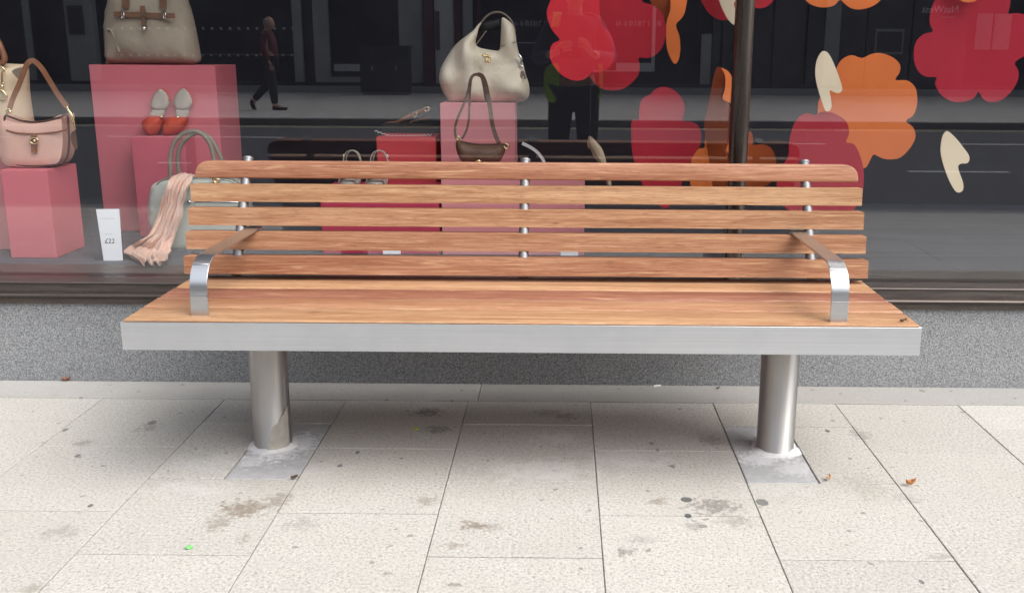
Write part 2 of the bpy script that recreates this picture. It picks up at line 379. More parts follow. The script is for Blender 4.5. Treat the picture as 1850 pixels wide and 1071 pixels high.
b = BM(); xs = [-16, -11.2, -8.6, -6., -3.4, onZ(866, 710, 0).x, 2.3, 4.9, 7.5, 10, 17]
for a, c in zip(xs, xs[1:]): box(b, a+.0012, c-.0012, YE+.003, YW-.002, -.05, .0015, .002, 1)
struct(obj('pavement_edge', b, M['strip']))
b = BM()
for a in patches: box(b, a[0]+.003, a[1]-.003, a[2]+.003, a[3]-.003, -.05, -.001, .002, 1)
struct(obj('pavement_patch', b, M['conc']))
FK, FY = -10.3, -21.0                                     # far kerb, far facade
b = BM()
for i in range(-18, 20): box(b, i*.92+.002, (i+1)*.92-.002, KERB_Y-.15, KERB_Y-.003, -.20, .0, .008, 2)
struct(obj('kerb', b, M['kerb']))
b = BM(); box(b, -60, 60, FK, KERB_Y-.152, -.3, -.12); struct(obj('road', b, M['asphalt']))
b = BM()
for i in range(-40, 40): box(b, i*.92+.003, (i+1)*.92-.003, FK-.16, FK, -.25, .0, .008, 1)
struct(obj('kerb', b, M['kerb']))
b = BM()
for i in range(-26, 27):
    for j in range(9): box(b, i*1.2+.004, (i+1)*1.2-.004, FY-.5+j*1.25+.004, min(FK-.165, FY-.5+(j+1)*1.25-.004), -.1, .0)
struct(obj('far_pavement', b, M['farpave']))
b = BM(); box(b, -200, 200, -200, 200, -.6, -.32); struct(obj('ground', b, M['asphalt']))
b = BM(); zt = -.115
for (pa, pb, py) in ((285, 345, 295), (1643, 1820, 311), (650, 960, 301), (190, 516, 248), (1425, 1490, 260.5), (1735, 1990, 262), (760, 1010, 253), (-300, 20, 247)):
    p, q = mirZ(pa, py, -.12), mirZ(pb, py, -.12); yy = (p.y+q.y)/2; box(b, p.x, q.x, yy-.05, yy+.05, -.121, zt)
struct(obj('road_marking', b, M['line']))
b = BM(); box(b, -30, 30, FK+.22, FK+.30, -.121, zt); box(b, -30, 30, FK+.42, FK+.50, -.121, zt); struct(obj('road_marking', b, M['yline']))
# ------------------------------------------------------------------ bench
ZS, YB = .500, 2.44
def bx(px, py, z): return onZ(px, py, z)
XL, XR = onY(216.5, 580, YB).x, onY(1666, 592, YB).x
zt = (onY(940, 587, YB).z); zb = onY(940, 637, YB).z
bench = thing('park_bench', 'long slatted hardwood bench with steel armrests and two round steel legs', 'bench', ((XL+XR)/2, 2.82, 0))
b = BM(); T = .006
DY = 2.965
box(b, XL, XR, YB, YB+T, zb, zt, .0007, 1)
box(b, XL, XL+T, YB+T+.0005, DY-T, zb, zt, .0012, 1); box(b, XR-T, XR, YB+T+.0005, DY-T, zb, zt, .0012, 1); box(b, XL, XR, DY-T, DY, zb, zt, .0012, 1)
box(b, XL+.3, XL+.31, YB+T, DY-T, zb+.01, zt-.028); box(b, XR-.31, XR-.30, YB+T, DY-T, zb+.01, zt-.028); box(b, (XL+XR)/2-.005, (XL+XR)/2+.005, YB+T, DY-T, zb+.01, zt-.028)
obj('seat_frame', b, M['steel_h'], bench)
b = BM(); yy = [YB-.0006, onZ(253, 559, zt).y, onZ(281, 540, zt).y, onZ(310.7, 523, zt).y, onZ(343, 503, zt).y, DY-.008]
for i in range(5):
    e = .0 if i else -.0025
    box(b, XL+.006+jit(.002), XR-.006+jit(.002), yy[i]+(.005 if i else 0), yy[i+1]-.005, zt-.026 if i else zt+.0006, zt+.007+jit(.0006), .0045 if i else .0028, 3)
def toned(b, f):
    b.faces.ensure_lookup_table(); ly = b.faces.layers.float.new('tone')
    for q in b.faces: q[ly] = f(q.calc_center_median())
SEAT_T, BACK_T = (.04, .45, 1., .10, .4), (.62, .0, .28, .40, .52)
toned(b, lambda c: SEAT_T[max(0, min(4, sum(c.y > v for v in yy[1:5])))])
obj('seat', b, M['wood'], bench, True, 40)
# back slats: front edges read off the picture, on a plane leaning back 29 degrees
k = YB/2.51
B5 = Vector((0, 2.975*k, 1.2-.695*k)); B1 = Vector((0, 3.134*k, 1.2-.413*k)); dirb = (B1-B5)/4; up = dirb.normalized(); nb = Vector((0, -up.z, up.y)); nb.normalize()
b = BM(); hs_ = .0535; tk = .060
ends = [(352, 1551), (345.5, 1557), (341, 1560), (337, 1564), (333, 1568)]
slc = []
for i in range(5):
    j = 4-i; base = B5 + dirb*j; py = [327, 373.5, 415, 458.5, 500.5][i]
    el = onY(ends[i][0], py-12, base.y).x; er = onY(ends[i][1], py-6, base.y).x
    c = base + Vector((0, tk/2, hs_/2)); slc.append(c)
    bb = BM(); box(bb, el, er, -tk/2, tk/2, -hs_/2, hs_/2, .0)
    if i == 0:
        es = [e for e in bb.edges if abs(e.verts[0].co.x-e.verts[1].co.x) < 1e-5 and abs(e.verts[0].co.z-e.verts[1].co.z) < 1e-5 and e.verts[0].co.z > 0]
        bmesh.ops.bevel(bb, geom=es, offset=.042, segments=8, affect='EDGES', profile=.5)
    bmesh.ops.bevel(bb, geom=[e for e in bb.edges if e.calc_face_angle(0) > .6], offset=.0045, segments=3, affect='EDGES', profile=.5)
    R3 = Matrix((( 1, 0, 0), (0, -nb.y, up.y), (0, -nb.z, up.z))).to_4x4()
    bb.transform(Matrix.Translation(c) @ Matrix.Rotation(math.radians(-4), 4, 'X')); me = bpy.data.meshes.new('t'); bb.to_mesh(me); bb.free(); b.from_mesh(me); bpy.data.meshes.remove(me)
toned(b, lambda c: BACK_T[min(range(5), key=lambda i: abs(slc[i].z-c.z))])
obj('backrest', b, M['wood'], bench, True, 40)
ptop = slc[0] + up*(hs_/2+.010); pbot = slc[4] - up*.30
for pc in (448.5, 949, 1453):
    x = onY(pc, 291, ptop.y).x; b = BM(); o = Vector((x, 0, 0))
    pb_ = slc[4] + (slc[4]-slc[0]).normalized()*.036
    tube(b, [o+pb_, o+ptop], .0155, 20, 1, smooth_path=False)
    p = obj('back_post', b, M['steel_post'], bench, True, 40)
    b = BM(); tube(b, [o+slc[0]+up*(hs_/2+.005), o+ptop+up*.002], .0168, 20, 1, smooth_path=False)
    obj('cap', b, M['steel_post'], p, True, 40)
def arm(pxc, pyc, pxr, pyr):
    f = onZ(pxc, pyc, zt+.006); f.y += .006; x = f.x; za = .662*1 + (.0)
    yr = slc[2].y-.5*0
    rear_pt = slc[3] + Vector((0, 0, hs_/2+.006))
    za = rear_pt.z + .002; R = .085; yf = f.y; prof = [(yf, zt+.004), (yf+.001, zt+.06)]
    prof.append((yf+.0015, za-R-.01))
    for q in range(9):
        a = math.radians(90*q/8); prof.append((yf+.002+R-R*math.cos(a), za-R+R*math.sin(a)))
    prof += [(yf+.002+R+.04, za), (rear_pt.y+.03, za)]
    b = BM(); P = [Vector((x, y, z)) for y, z in prof]; m = len(P); rings = []
    wd, t = .0465, .0055
    for i, p in enumerate(P):
        tg = (P[min(i+1, m-1)]-P[max(i-1, 0)]).normalized(); nn = Vector((0, -tg.z, tg.y))
        rings.append([b.verts.new(p+Vector((a*wd/2, 0, 0))+nn*c*t/2) for a, c in ((-1,-1),(1,-1),(1,1),(-1,1))])
    for i in range(m-1):
        for q in range(4): b.faces.new((rings[i][q], rings[i][(q+1)%4], rings[i+1][(q+1)%4], rings[i+1][q]))
    b.faces.new(list(reversed(rings[0]))); b.faces.new(rings[-1]); bmesh.ops.recalc_face_normals(b, faces=b.faces)
    es = [e for e in b.edges if e.calc_face_angle(0) > 1.2]
    bmesh.ops.bevel(b, geom=es, offset=.0012, segments=2, affect='EDGES')
    o = obj('armrest', b, M['steel_arm'], bench, True, 35)
    b = BM(); a = math.radians(52); p = Vector((x, yf+.002+R-R*math.cos(a), za-R+R*math.sin(a))); n_ = Vector((0, -math.cos(a), math.sin(a)))
    tube(b, [p+n_*.0032+Vector((-wd/2+.001, 0, 0)), p+n_*.0032+Vector((wd/2-.001, 0, 0))], .0011, 6, 1, smooth_path=False)
    obj('weld_bead', b, M['steel_h'], o, True)
    b = BM(); box(b, x-.012, x+.012, yf+.004, yf+.022, zt+.0045, zt+.010, .001, 1); obj('foot_tab', b, M['steel_arm'], o)
arm(360.5, 571.5, 450, 413); arm(1516, 583, 1448, 419)
leg_xy = []
for (pe, y0) in (((461.6, 527.2), 806), ((1367, 1432), 812)):
    x = (onY(pe[0], y0, 2.82).x + onY(pe[1], y0, 2.82).x)/2; leg_xy.append((x, 2.82)); b = BM(); cyl(b, (x, 2.82), .057, -.03, zb+.012, 64); lg = obj('leg', b, M['steel_leg'], bench, True, 40)
    b = BM(); n = 48; A, C, Dd = [], [], []
    for i in range(n):
        a = 2*math.pi*i/n; nz = noise.noise(Vector((math.cos(a)*2.2+x*7, math.sin(a)*2.2, 1))); r = .062 + .012*nz
        A.append(b.verts.new((x+.0565*math.cos(a), 2.82+.0565*math.sin(a), (.006+.006*nz)))); C.append(b.verts.new((x+r*math.cos(a), 2.82+r*math.sin(a), .004))); Dd.append(b.verts.new((x+(r+.016)*math.cos(a), 2.82+(r+.016)*math.sin(a), -.002)))
    for i in range(n):
        i2 = (i+1) % n; b.faces.new((C[i], C[i2], A[i2], A[i])); b.faces.new((Dd[i], Dd[i2], C[i2], C[i]))
    if 'mortar' not in M: M['mortar'] = simple('white_mortar', (.74, .745, .75), .95, 0, .12, 40, .6, 90)
    obj('mortar_collar', b, M['mortar'], lg, True)
    if x < 0:
        b = BM(); n = 14; rows = []
        for i in range(n+1):
            a = math.radians(-92 + 74*i/n); t = i/n; top = .118*(t**.55)+.012*noise.noise(Vector((t*5, 2, 0)))+.01
            rows.append([b.verts.new((x+.0588*math.cos(a), 2.82+.0588*math.sin(a), .004 + (top)*q/6)) for q in range(7)])
        for i in range(n):
            for q in range(6): b.faces.new((rows[i][q], rows[i+1][q], rows[i+1][q+1], rows[i][q+1]))
        M['smear'] = simple('dried_cement', (.40, .375, .33), .95, 0, .15, 40, .4, 120)
        obj('cement_smear', b, M['smear'], lg, True)
# ------------------------------------------------------------------ shop front
def zy(py, Y, px=925): return onY(px, py, Y).z
ZF = zy(505, YG)                                          # display floor
shop = thing('shop', 'shop window in bronze frames over a speckled grey granite base behind the bench', 'shop front', (0, YW, 0))
zg = zy(553, YW)
M['dark'] = simple('dark_backdrop', (.027, .027, .034), .8, 0, .2, 3, spec=.2); M['dfloor'] = simple('grey_display_board', (.085, .093, .112), .6, 0, .25, 2.5, stretch=(.4, 9, 1), spec=.3)
M['wallst'] = simple('pale_facade_stone', (.46, .44, .41), .9, 0, .1, 4, .2, 60)
jx = onY(1677, 640, YW).x
b = BM(); box(b, -16, onY(-900, 640, YW).x-.0004, YW, YW+.25, -.1, zg); box(b, onY(-900, 640, YW).x+.0004, jx-.0004, YW, YW+.25, -.1, zg); box(b, jx+.0004, 17, YW, YW+.25, -.1, zg)
obj('granite_base', b, M['granite'], shop)
def zl(py, Y): return zy(py, Y)
prof = [(YW+.2, zg+.0005), (3.378, zg+.0005), (3.378, zl(545, 3.378)), (3.368, zl(544, 3.368)), (3.358, zl(542.5, 3.358)), (3.352, zl(540, 3.352)), (3.356, zl(537.5, 3.356)), (3.368, zl(536, 3.368)),
        (3.382, zl(535.5, 3.382)), (3.386, zl(518.5, 3.386)), (3.380, zl(517.5, 3.38)), (3.382, zl(515.5, 3.382)), (3.394, zl(514.5, 3.394)), (YG-.012, ZF+.0008), (YG+.2, ZF+.0008), (YG+.2, zg+.0005)]
b = BM(); prism_x(b, prof, -16, 17); obj('window_frame', b, M['bronze'], shop, False)
HEAD = 2.75
# half-round mullion standing before the joint of the two panes
mx0, mx1 = onY(1318, 296, 3.42).x, onY(1350.5, 296, 3.42).x; mc, mr_ = (mx0+mx1)/2, (mx1-mx0)/2
b = BM(); pr = [(mc-mr_, YG-.006), (mc-mr_, YG-.028)] + [(mc-mr_*math.cos(a), YG-.028-.030*math.sin(a)) for a in [math.pi*q/12 for q in range(1, 12)]] + [(mc+mr_, YG-.028), (mc+mr_, YG-.006)]
A = [b.verts.new((x, y, ZF-.02)) for x, y in pr]; C = [b.verts.new((x, y, HEAD)) for x, y in pr]; m = len(pr)
for q in range(m): b.faces.new((A[q], A[(q+1)%m], C[(q+1)%m], C[q]))
b.faces.new(A); b.faces.new(C); bmesh.ops.recalc_face_normals(b, faces=b.faces)
obj('mullion', b, M['mull'], shop, True, 50)
PX0, PX1 = -3.6, 4.2
for x0, x1 in ((PX0, mc-.002), (mc+.002, PX1)):
    b = BM(); box(b, x0, x1, YG-.004, YG+.004, ZF+.001, HEAD); obj('window_pane', b, M['glass'], shop)
YBK = 5.35
b = BM(); box(b, PX0, PX1, YG+.03, YBK, ZF-.05, ZF); obj('display_floor', b, M['dfloor'], shop)
b = BM(); box(b, PX0, PX1, YBK, YBK+.05, ZF, HEAD+.3); obj('display_back_panel', b, M['dark'], shop)
b = BM(); box(b, PX0-.06, PX0-.001, YG+.03, YBK, ZF, HEAD+.3); box(b, PX1+.001, PX1+.06, YG+.03, YBK, ZF, HEAD+.3); obj('display_side_wall', b, M['dark'], shop)
b = BM(); box(b, PX0, PX1, YG+.03, YBK, HEAD+.31, HEAD+.36); obj('display_ceiling', b, M['dark'], shop)
b = BM(); box(b, -16, PX0-.07, YW+.005, YW+.25, zl(505, YG), HEAD); box(b, PX1+.07, 17, YW+.005, YW+.25, zl(505, YG), HEAD); box(b, -16, 17, YW-.02, YW+.3, HEAD+.002, 3.4); box(b, -16, 17, YW, YW+.4, 3.402, 9.5); M['wallbr'] = simple('brown_brick', (.13, .095, .08), .9, 0, .2, 8, .2, 60); obj('upper_wall', b, M['wallbr'], shop)
# ------------------------------------------------------------------ display plinths
M['pink'] = simple('pale_pink_board', (.64, .24, .255), .7, 0, .05, 3); M['rose'] = simple('rose_board', (.58, .145, .175), .7, 0, .05, 3)
M['crim'] = simple('crimson_board', (.45, .03, .075), .7, 0, .06, 3); M['redb'] = simple('red_board', (.47, .045, .055), .7, 0, .06, 3); M['blackb'] = simple('black_board', (.012, .012, .014), .6, 0, .2, 3)
def plinth(Y, pl, pr, ptop, depth, mat, label, zbot=ZF, pyr=None):
    a = onY(pl[0], pl[1], Y).x; c = onY(pr[0], pr[1], Y).x; z = onY((pl[0]+pr[0])/2, ptop, Y).z
    b = BM(); box(b, a, c, Y, Y+depth, zbot+.0008, z, .002, 1)
    o = obj('display_plinth', b, M[mat]); tag(o, label, 'plinth', 'painted display plinths in the shop window'); return (a, c, Y, Y+depth, z)
def floorY(py, px=925): return onZ(px, py, ZF).y
Y1 = floorY(466.5, 67); P1 = plinth(Y1, (8, 370), (84.5, 309), 307.5, .235, 'rose', 'low rose pink plinth beneath the pink shoulder bag')
Y9 = floorY(428, 290); M['deeprose'] = simple('deep_rose_board', (.50, .09, .125), .7, 0, .06, 3); P9 = plinth(Y9, (238.5, 275), (333.5, 265), 248.5, .125, 'deeprose', 'slim crimson plinth in front of the tall rose one, beneath the red shoes')
Y2 = P9[3] + .004; P2 = plinth(Y2, (160, 118), (388, 118), 118, .28, 'rose', 'tall rose pink plinth with the big beige canvas bag on top')
Y7 = floorY(451, 20); P7 = plinth(Y7, (-150, 300), (15, 270), 243, .25, 'pink', 'pale pink plinth at the window edge beneath the cream tote')
Y4 = floorY(461, 925); P4 = plinth(Y4, (797, 345), (1056.5, 345), 306, .26, 'pink', 'wide pale pink plinth beneath the small brown bag')
Y3 = P4[3] + .02; P3 = plinth(Y3, (795, 200), (930, 200), 187, .22, 'pink', 'tall pale pink plinth beneath the cream slouchy bag')
Y6 = floorY(459, 690); P6 = plinth(Y6, (579, 372), (793, 372), 345, .27, 'crim', 'low crimson plinth behind the bench beneath the grey sandals')
Y5 = P6[3] + .015; P5 = plinth(Y5, (680.5, 270), (787, 270), 248, .2, 'redb', 'plain red plinth beneath the black scalloped shoe')
Y8 = P5[3] + .015; P8 = plinth(Y8, (690, 226), (792, 226), 224, .2, 'blackb', 'black plinth just behind the red plinth, under the tan sandal')
# ------------------------------------------------------------------ bags
def out(L, Y, dz=0): return [onY(x, y, Y) + Vector((0, 0, dz)) for x, y in L]
M['canvas'] = simple('beige_canvas', (.36, .31, .235), .8, 0, .14, 7, .5, 14, bd=.012); M['brownl'] = simple('brown_leather', (.17, .085, .045), .5, 0, .2, 30, .15, 160)
M['tan'] = simple('tan_leather', (.24, .10, .05), .45, 0, .2, 30, .15, 160); M['gold'] = simple('pale_gold_metal', (.85, .68, .38), .25, 1, .1, 30); M['chrome'] = simple('silver_metal', (.8, .8, .8), .18, 1, .05, 30)
M['creaml'] = simple('cream_leather', (.74, .67, .52), .45, 0, .07, 9, .5, 16, bd=.012); M['creamt'] = simple('pale_cream_leather', (.66, .53, .36), .5, 0, .07, 6, .15, 110)
M['pinkl'] = simple('dusty_pink_leather', (.64, .40, .325), .38, 0, .08, 9, .4, 22, bd=.006); M['mint'] = simple('grey_green_leather', (.42, .45, .40), .5, 0, .07, 9, .35, 22, bd=.006)
M['mush'] = simple('taupe_leather', (.21, .175, .135), .5, 0, .12, 30, .1, 120); M['choc'] = simple('dark_brown_leather', (.115, .062, .038), .55, 0, .2, 24, .2, 130)
# beige canvas bag
Yb = P2[2] + .12; z0 = P2[4]
t = thing('handbag', 'big beige canvas bag with brown leather straps on the tall pink plinth', 'handbag', (onY(275, 110, Yb).x, Yb, z0), 'handbags in the shop window')
c3 = crop(180, 0, 8.24)
o_ = out([(210,-95),(200,-30),(199,0),(194.5,22),(192,55),(193.5,90),(196,110),(202,116.5),(275,117.5),(338,117),(356,113),(360,107),(358.5,95),(350,48.5),(342.6,18),(336.6,0),(328,-40),(318,-95),(265,-100)], Yb)
b = BM(); pillow(b, o_, .05, .085, R=.13, step=.024, wr=.016, wscale=11, smooth=4, seed=3.1); obj('body', b, M['canvas'], t, True)
Yf = Yb-.118
def front(L, Yq): return [onY(x, y, Yq) for x, y in L]
b = BM(); strap(b, front([(226,-120),(226.5,-60),(226.5,-20),(227,16)], Yf), .030, .006); obj('strap', b, M['brownl'], t, True, 40)
b = BM(); strap(b, front([(294,-120),(294.5,-60),(294.5,-20),(294.5,16)], Yf), .030, .006); obj('strap', b, M['brownl'], t, True, 40)
b = BM(); strap(b, front([(205.5,26),(240,27),(280,28.5),(316,29)], Yf-.004), .022, .005); obj('cross_strap', b, M['brownl'], t, True, 40)
b = BM(); strap(b, front([(257,11),(258.5,28),(260,45),(261,54)], Yf-.009), .020, .005); q = obj('tab', b, M['brownl'], t, True, 40)
b = BM(); ell(b, onY(260, 52, Yf-.014), (.010, .007, .010)); obj('stud', b, M['chrome'], q, True)
for px in (222, 297.5):
    b = BM(); p = onY(px, 28, Yf-.009); tube(b, [p+Vector((sx*.005, 0, sz*.016)) for sx, sz in ((-1,-1),(1,-1),(1,1),(-1,1))], .0028, 6, 1, True, False); obj('buckle', b, M['chrome'], t, True)
b = BM(); strap(b, front([(257,27.5),(263,28)], Yf-.016), .006, .004); obj('keeper', b, M['chrome'], t)
b = BM(); tube(b, front([(193,54),(199,54),(205,64),(211,80),(215,95)], Yf+.02), .006, 8); obj('fold_seam', b, M['canvas'], t, True)
# cream tote, cut by the frame
Yb = P7[2] + .10
t = thing('handbag', 'cream tote with gold fittings at the window edge, half behind the pink shoulder bag', 'handbag', (P7[0]+.1, Yb, P7[4]), 'handbags in the shop window')
b = BM(); pillow(b, out([(-120,112),(-60,113),(0,115),(36,117),(45,120),(47,160),(52,200),(57,232),(54,240),(-40,242),(-130,242)], Yb), .06, .05, R=.1, step=.03, wr=.012, wscale=10, smooth=3); obj('body', b, M['creamt'], t, True)
Yf = Yb-.088
b = BM(); tube(b, front([(-30,60),(-8,70),(4,92),(8,108),(2,116)], Yf+.02), .012, 10); obj('handle', b, M['tan'], t, True)
b = BM(); tube(b, front([(-6,120),(4,122),(8,128),(4,133),(4,150),(8,151)], Yf), .004, 8); tube(b, front([(-8,162),(2,163),(10,170),(12,177),(4,179),(-8,178)], Yf), .004, 8); ell(b, onY(3, 157, Yf), (.009, .006, .009)); obj('clasp', b, M['gold'], t, True)
b = BM(); pillow(b, front([(22,128),(40,122),(42,128),(36,143),(30,140)], Yf-.005), .004, 0, 0); obj('corner_patch', b, M['mush'], t)
# pink shoulder bag on the low plinth
Yb = P1[2] + .115; Yf = P1[2] + .055
t = thing('handbag', 'dusty pink flap shoulder bag with brown strap on the low pink plinth', 'handbag', (onY(75, 298, Yb).x, Yb, P1[4]), 'handbags in the shop window')
c2 = crop(0, 90, 4.87)
po = c2([(45,582),(90,592),(180,624),(300,636),(420,624),(520,598),(585,568),(598,590),(603,700),(608,800),(600,900),(578,965),(530,1003),(430,1018),(300,1020),(170,1012),(95,985),(62,910),(50,800),(42,690)])
b = BM(); pillow(b, out(po, Yb), .105, .012, R=.06, step=.02, back=.012, wr=.006, wscale=14, smooth=3); obj('body', b, M['pinkl'], t, True, 60)
Yq = Yb-.0535
M['pipe'] = simple('dark_brown_piping', (.075, .035, .025), .5, 0, .1, 30)
b = BM(); tube(b, front(po, Yq), .0042, 8, 3, True); obj('piping', b, M['pipe'], t, True)
b = BM(); tube(b, front(c2([(56,708),(110,724),(180,736),(300,742),(450,730),(530,718),(596,703)]), Yq-.012), .0035, 8, 4); obj('flap_edge', b, M['tan'], t, True)
b = BM(); strap(b, front(c2([(297,735),(298,790),(300,850),(302,905)]), Yq-.018), .021, .005); q = obj('closing_tab', b, M['tan'], t, True, 40)
b = BM(); p = onY(*c2([(300,802)])[0], Yq-.024); tube(b, [p+Vector((.016*math.cos(a), 0, .012*math.sin(a))) for a in [math.pi*2*i/12 for i in range(12)]], .003, 6, 1, True, False); ell(b, p, (.007, .004, .006)); obj('clasp', b, M['gold'], q, True)
b = BM(); strap(b, front(c2([(85,520),(110,440),(170,300),(215,180),(245,120),(283,97),(320,115),(370,170),(430,265),(500,380),(560,465),(592,505)]), Yb-.02), .019, .005); obj('strap', b, M['tan'], t, True, 40)
b = BM(); tube(b, front(c2([(60,545),(75,535),(95,548),(75,560)]), Yb-.02), .005, 6, 3, True); tube(b, front(c2([(78,520),(80,545),(62,580)]), Yb-.02), .006, 6, 3); tube(b, front(c2([(590,500),(605,535),(635,580),(650,640),(660,705)]), Yb-.02), .005, 8, 4); tube(b, front(c2([(605,540),(620,585),(640,640)]), Yb-.03), .003, 6); obj('strap_ring', b, M['gold'], t, True)
b = BM(); pillow(b, out(c2([(640,720),(665,725),(680,860),(660,872),(635,820),(625,760)]), Yb-.02), .006, .002, .02); obj('hang_tag', b, M['choc'], t)
# grey-green handbag on the floor
Yb = floorY(452, 360) + .075
t = thing('handbag', 'grey green structured handbag with taupe hoop handles standing on the display floor', 'handbag', (onY(360, 454, Yb).x, Yb, ZF), 'handbags in the shop window')
mo = [(280,350),(284,334),(293,326),(307,321.5),(345,320),(392,320.5),(420,324),(433,332),(445,350),(449,390),(443,430),(438,449),(380,450),(322,450),(300,446),(285,420),(278,380)]
b = BM(); pillow(b, out(mo, Yb), .12, .014, R=.05, step=.022, wr=.004, smooth=3); obj('body', b, M['mint'], t, True, 60)
Yf = Yb-.076
b = BM(); tube(b, front(mo, Yb-.062), .004, 8, 3, True); obj('piping', b, M['mush'], t, True)
c4 = crop(210, 230, 4.12)
b = BM(); tube(b, front(c4([(412,420),(404,330),(402,240),(425,130),(490,55),(570,30),(640,52),(700,130),(728,240),(745,330),(750,420)]), Yb-.05), .0095, 12); obj('handle', b, M['mush'], t, True)
b = BM(); tube(b, front(c4([(480,400),(462,300),(458,235),(478,140),(540,70),(610,42),(690,75),(750,165),(785,245),(800,330),(805,400)]), Yb+.055), .0095, 12); obj('handle', b, M['mush'], t, True)
b = BM(); box(b, onY(384, 330, Yf).x, onY(398, 330, Yf).x, Yf-.006, Yf+.002, onY(391, 332, Yf).z, onY(391, 322, Yf).z, .002, 1); tube(b, front([(386,326),(391,322),(396,326),(391,331)], Yf-.008), .003, 6, 3, True); obj('turn_lock', b, M['gold'], t, True)
b = BM(); box(b, onY(352, 370, Yf).x, onY(447, 370, Yf).x, Yf-.004, Yf+.002, onY(400, 375, Yf).z, onY(400, 365.5, Yf).z, .001, 1); obj('pocket_flap', b, M['mint'], t)
b = BM(); tube(b, front([(351,364.5),(400,365),(447,365.5)], Yf-.005), .0025, 6, 1); tube(b, front([(338,364),(345,365)], Yf-.006), .005, 6, 1); obj('pocket_zip', b, M['chrome'], t, True)
b = BM(); tube(b, front([(281,338),(278,346),(279,352)], Yb-.03), .004, 6); tube(b, front([(277,365),(274,378),(276,388)], Yb-.03), .005, 6); obj('side_ring', b, M['gold'], t, True)
# cream slouchy bag
Yb = P3[2] + .12
t = thing('handbag', 'large cream slouchy shoulder bag with deep scooped opening on the tall pale plinth', 'handbag', (onY(878, 186, Yb).x, Yb, P3[4]), 'handbags in the shop window')
c6 = crop(780, 10, 3.57)
ho = c6([(50,480),(53,440),(65,395),(105,325),(155,255),(215,205),(270,163),(298,128),(318,112),(302,150),(288,205),(281,243),(297,268),(340,281),(395,290),(430,293),(443,270),(447,190),(450,120),(456,80),(485,92),(522,128),(540,185),(546,240),(562,310),(582,355),(594,400),(606,450),(625,505),(630,560),(618,600),(580,622),(500,629),(420,629),(280,629),(135,627),(98,592),(68,545)])
b = BM(); pillow(b, out(ho, Yb), .03, .085, R=.17, step=.019, wr=.068, wscale=9, smooth=3, seed=1.7); obj('body', b, M['creaml'], t, True)
b = BM(); tube(b, front(c6([(305,140),(335,90),(372,58),(410,45),(450,48),(490,75),(520,115),(538,170)]), Yb+.03), .0042, 8); obj('handle_edge', b, M['mush'], t, True)
b = BM(); pillow(b, front(c6([(322,105),(375,92),(440,80),(446,110),(440,150),(340,170),(305,165)]), Yb+.05), .004, .008, .04, wr=.004); obj('lining', b, M['blackb'], t, True)
b = BM(); tube(b, front(c6([(286,252),(310,222),(352,165)]), Yb+.01), .003, 6); tube(b, front(c6([(446,268),(490,247),(540,238)]), Yb-.045), .0022, 6); obj('cord', b, M['mush'], t, True)
Yf = Yb-.112
b = BM()
for x, y in ((333,322),(345,318),(352,330),(362,325),(372,333),(340,330),(352,352),(350,362),(368,352),(368,364),(360,358)): ell(b, onY(*c6([(x,y)])[0], Yf), (.0075, .005, .006), 8, 6)
obj('charm', b, M['gold'], t, True)
b = BM(); pillow(b, front(c6([(575,428),(592,425),(607,465),(600,480),(588,455),(578,500),(572,470)]), Yb-.06), .006, .002, .02); obj('hang_tag', b, M['mush'], t)
b = BM(); tube(b, front(c6([(560,320),(578,345),(575,385),(592,400)]), Yb-.05), .006, 8); obj('side_ring', b, M['chrome'], t, True)
# small brown crossbody
Yb = P4[2] + .10
t = thing('handbag', 'small chocolate brown crossbody bag with its long strap standing up in a loop', 'handbag', (onY(870, 292, Yb).x, Yb, P4[4]), 'handbags in the shop window')
b = BM(); pillow(b, out(c6([(157,880),(175,868),(225,882),(300,893),(400,893),(476,895),(474,935),(462,970),(440,1005),(415,1022),(320,1026),(235,1024),(195,1005),(172,968),(159,925)]), Yb), .02, .045, R=.07, step=.016, wr=.006, wscale=16); obj('body', b, M['choc'], t, True)
b = BM(); tube(b, front(c6([(160,884),(180,873),(225,886),(300,897),(400,897),(472,899)]), Yb-.014), .0035, 6, 4); obj('zip', b, M['pipe'], t, True)
b = BM()
strap(b, front(c6([(168,868),(152,835),(152,780),(170,720),(208,632),(236,545),(249,480),(268,450),(298,443)]), Yb-.005), .010, .004)
strap(b, front(c6([(195,862),(222,810),(238,740),(243,640),(246,560),(252,490),(268,455),(296,447)]), Yb+.012), .009, .004)
strap(b, front(c6([(296,445),(325,457),(348,510),(364,590),(378,680),(392,770),(412,840),(436,893)]), Yb-.005), .017, .004)
strap(b, front(c6([(298,449),(322,470),(338,540),(350,610),(372,640),(386,740),(400,800),(428,880)]), Yb+.012), .009, .004)
obj('strap', b, M['choc'], t, True, 40)
b = BM(); tube(b, front(c6([(462,905),(480,890),(498,910),(482,928)]), Yb-.01), .004, 6, 3, True); tube(b, front(c6([(160,850),(172,846),(178,862),(166,868)]), Yb-.01), .0035, 6, 3, True); box(b, *[onY(*c6([(q,1000)])[0], Yb-.055).x for q in (280, 320)], Yb-.057, Yb-.052, onY(865, 292.5, Yb-.055).z, onY(865, 289.5, Yb-.055).z); obj('ring', b, M['gold'], t, True)
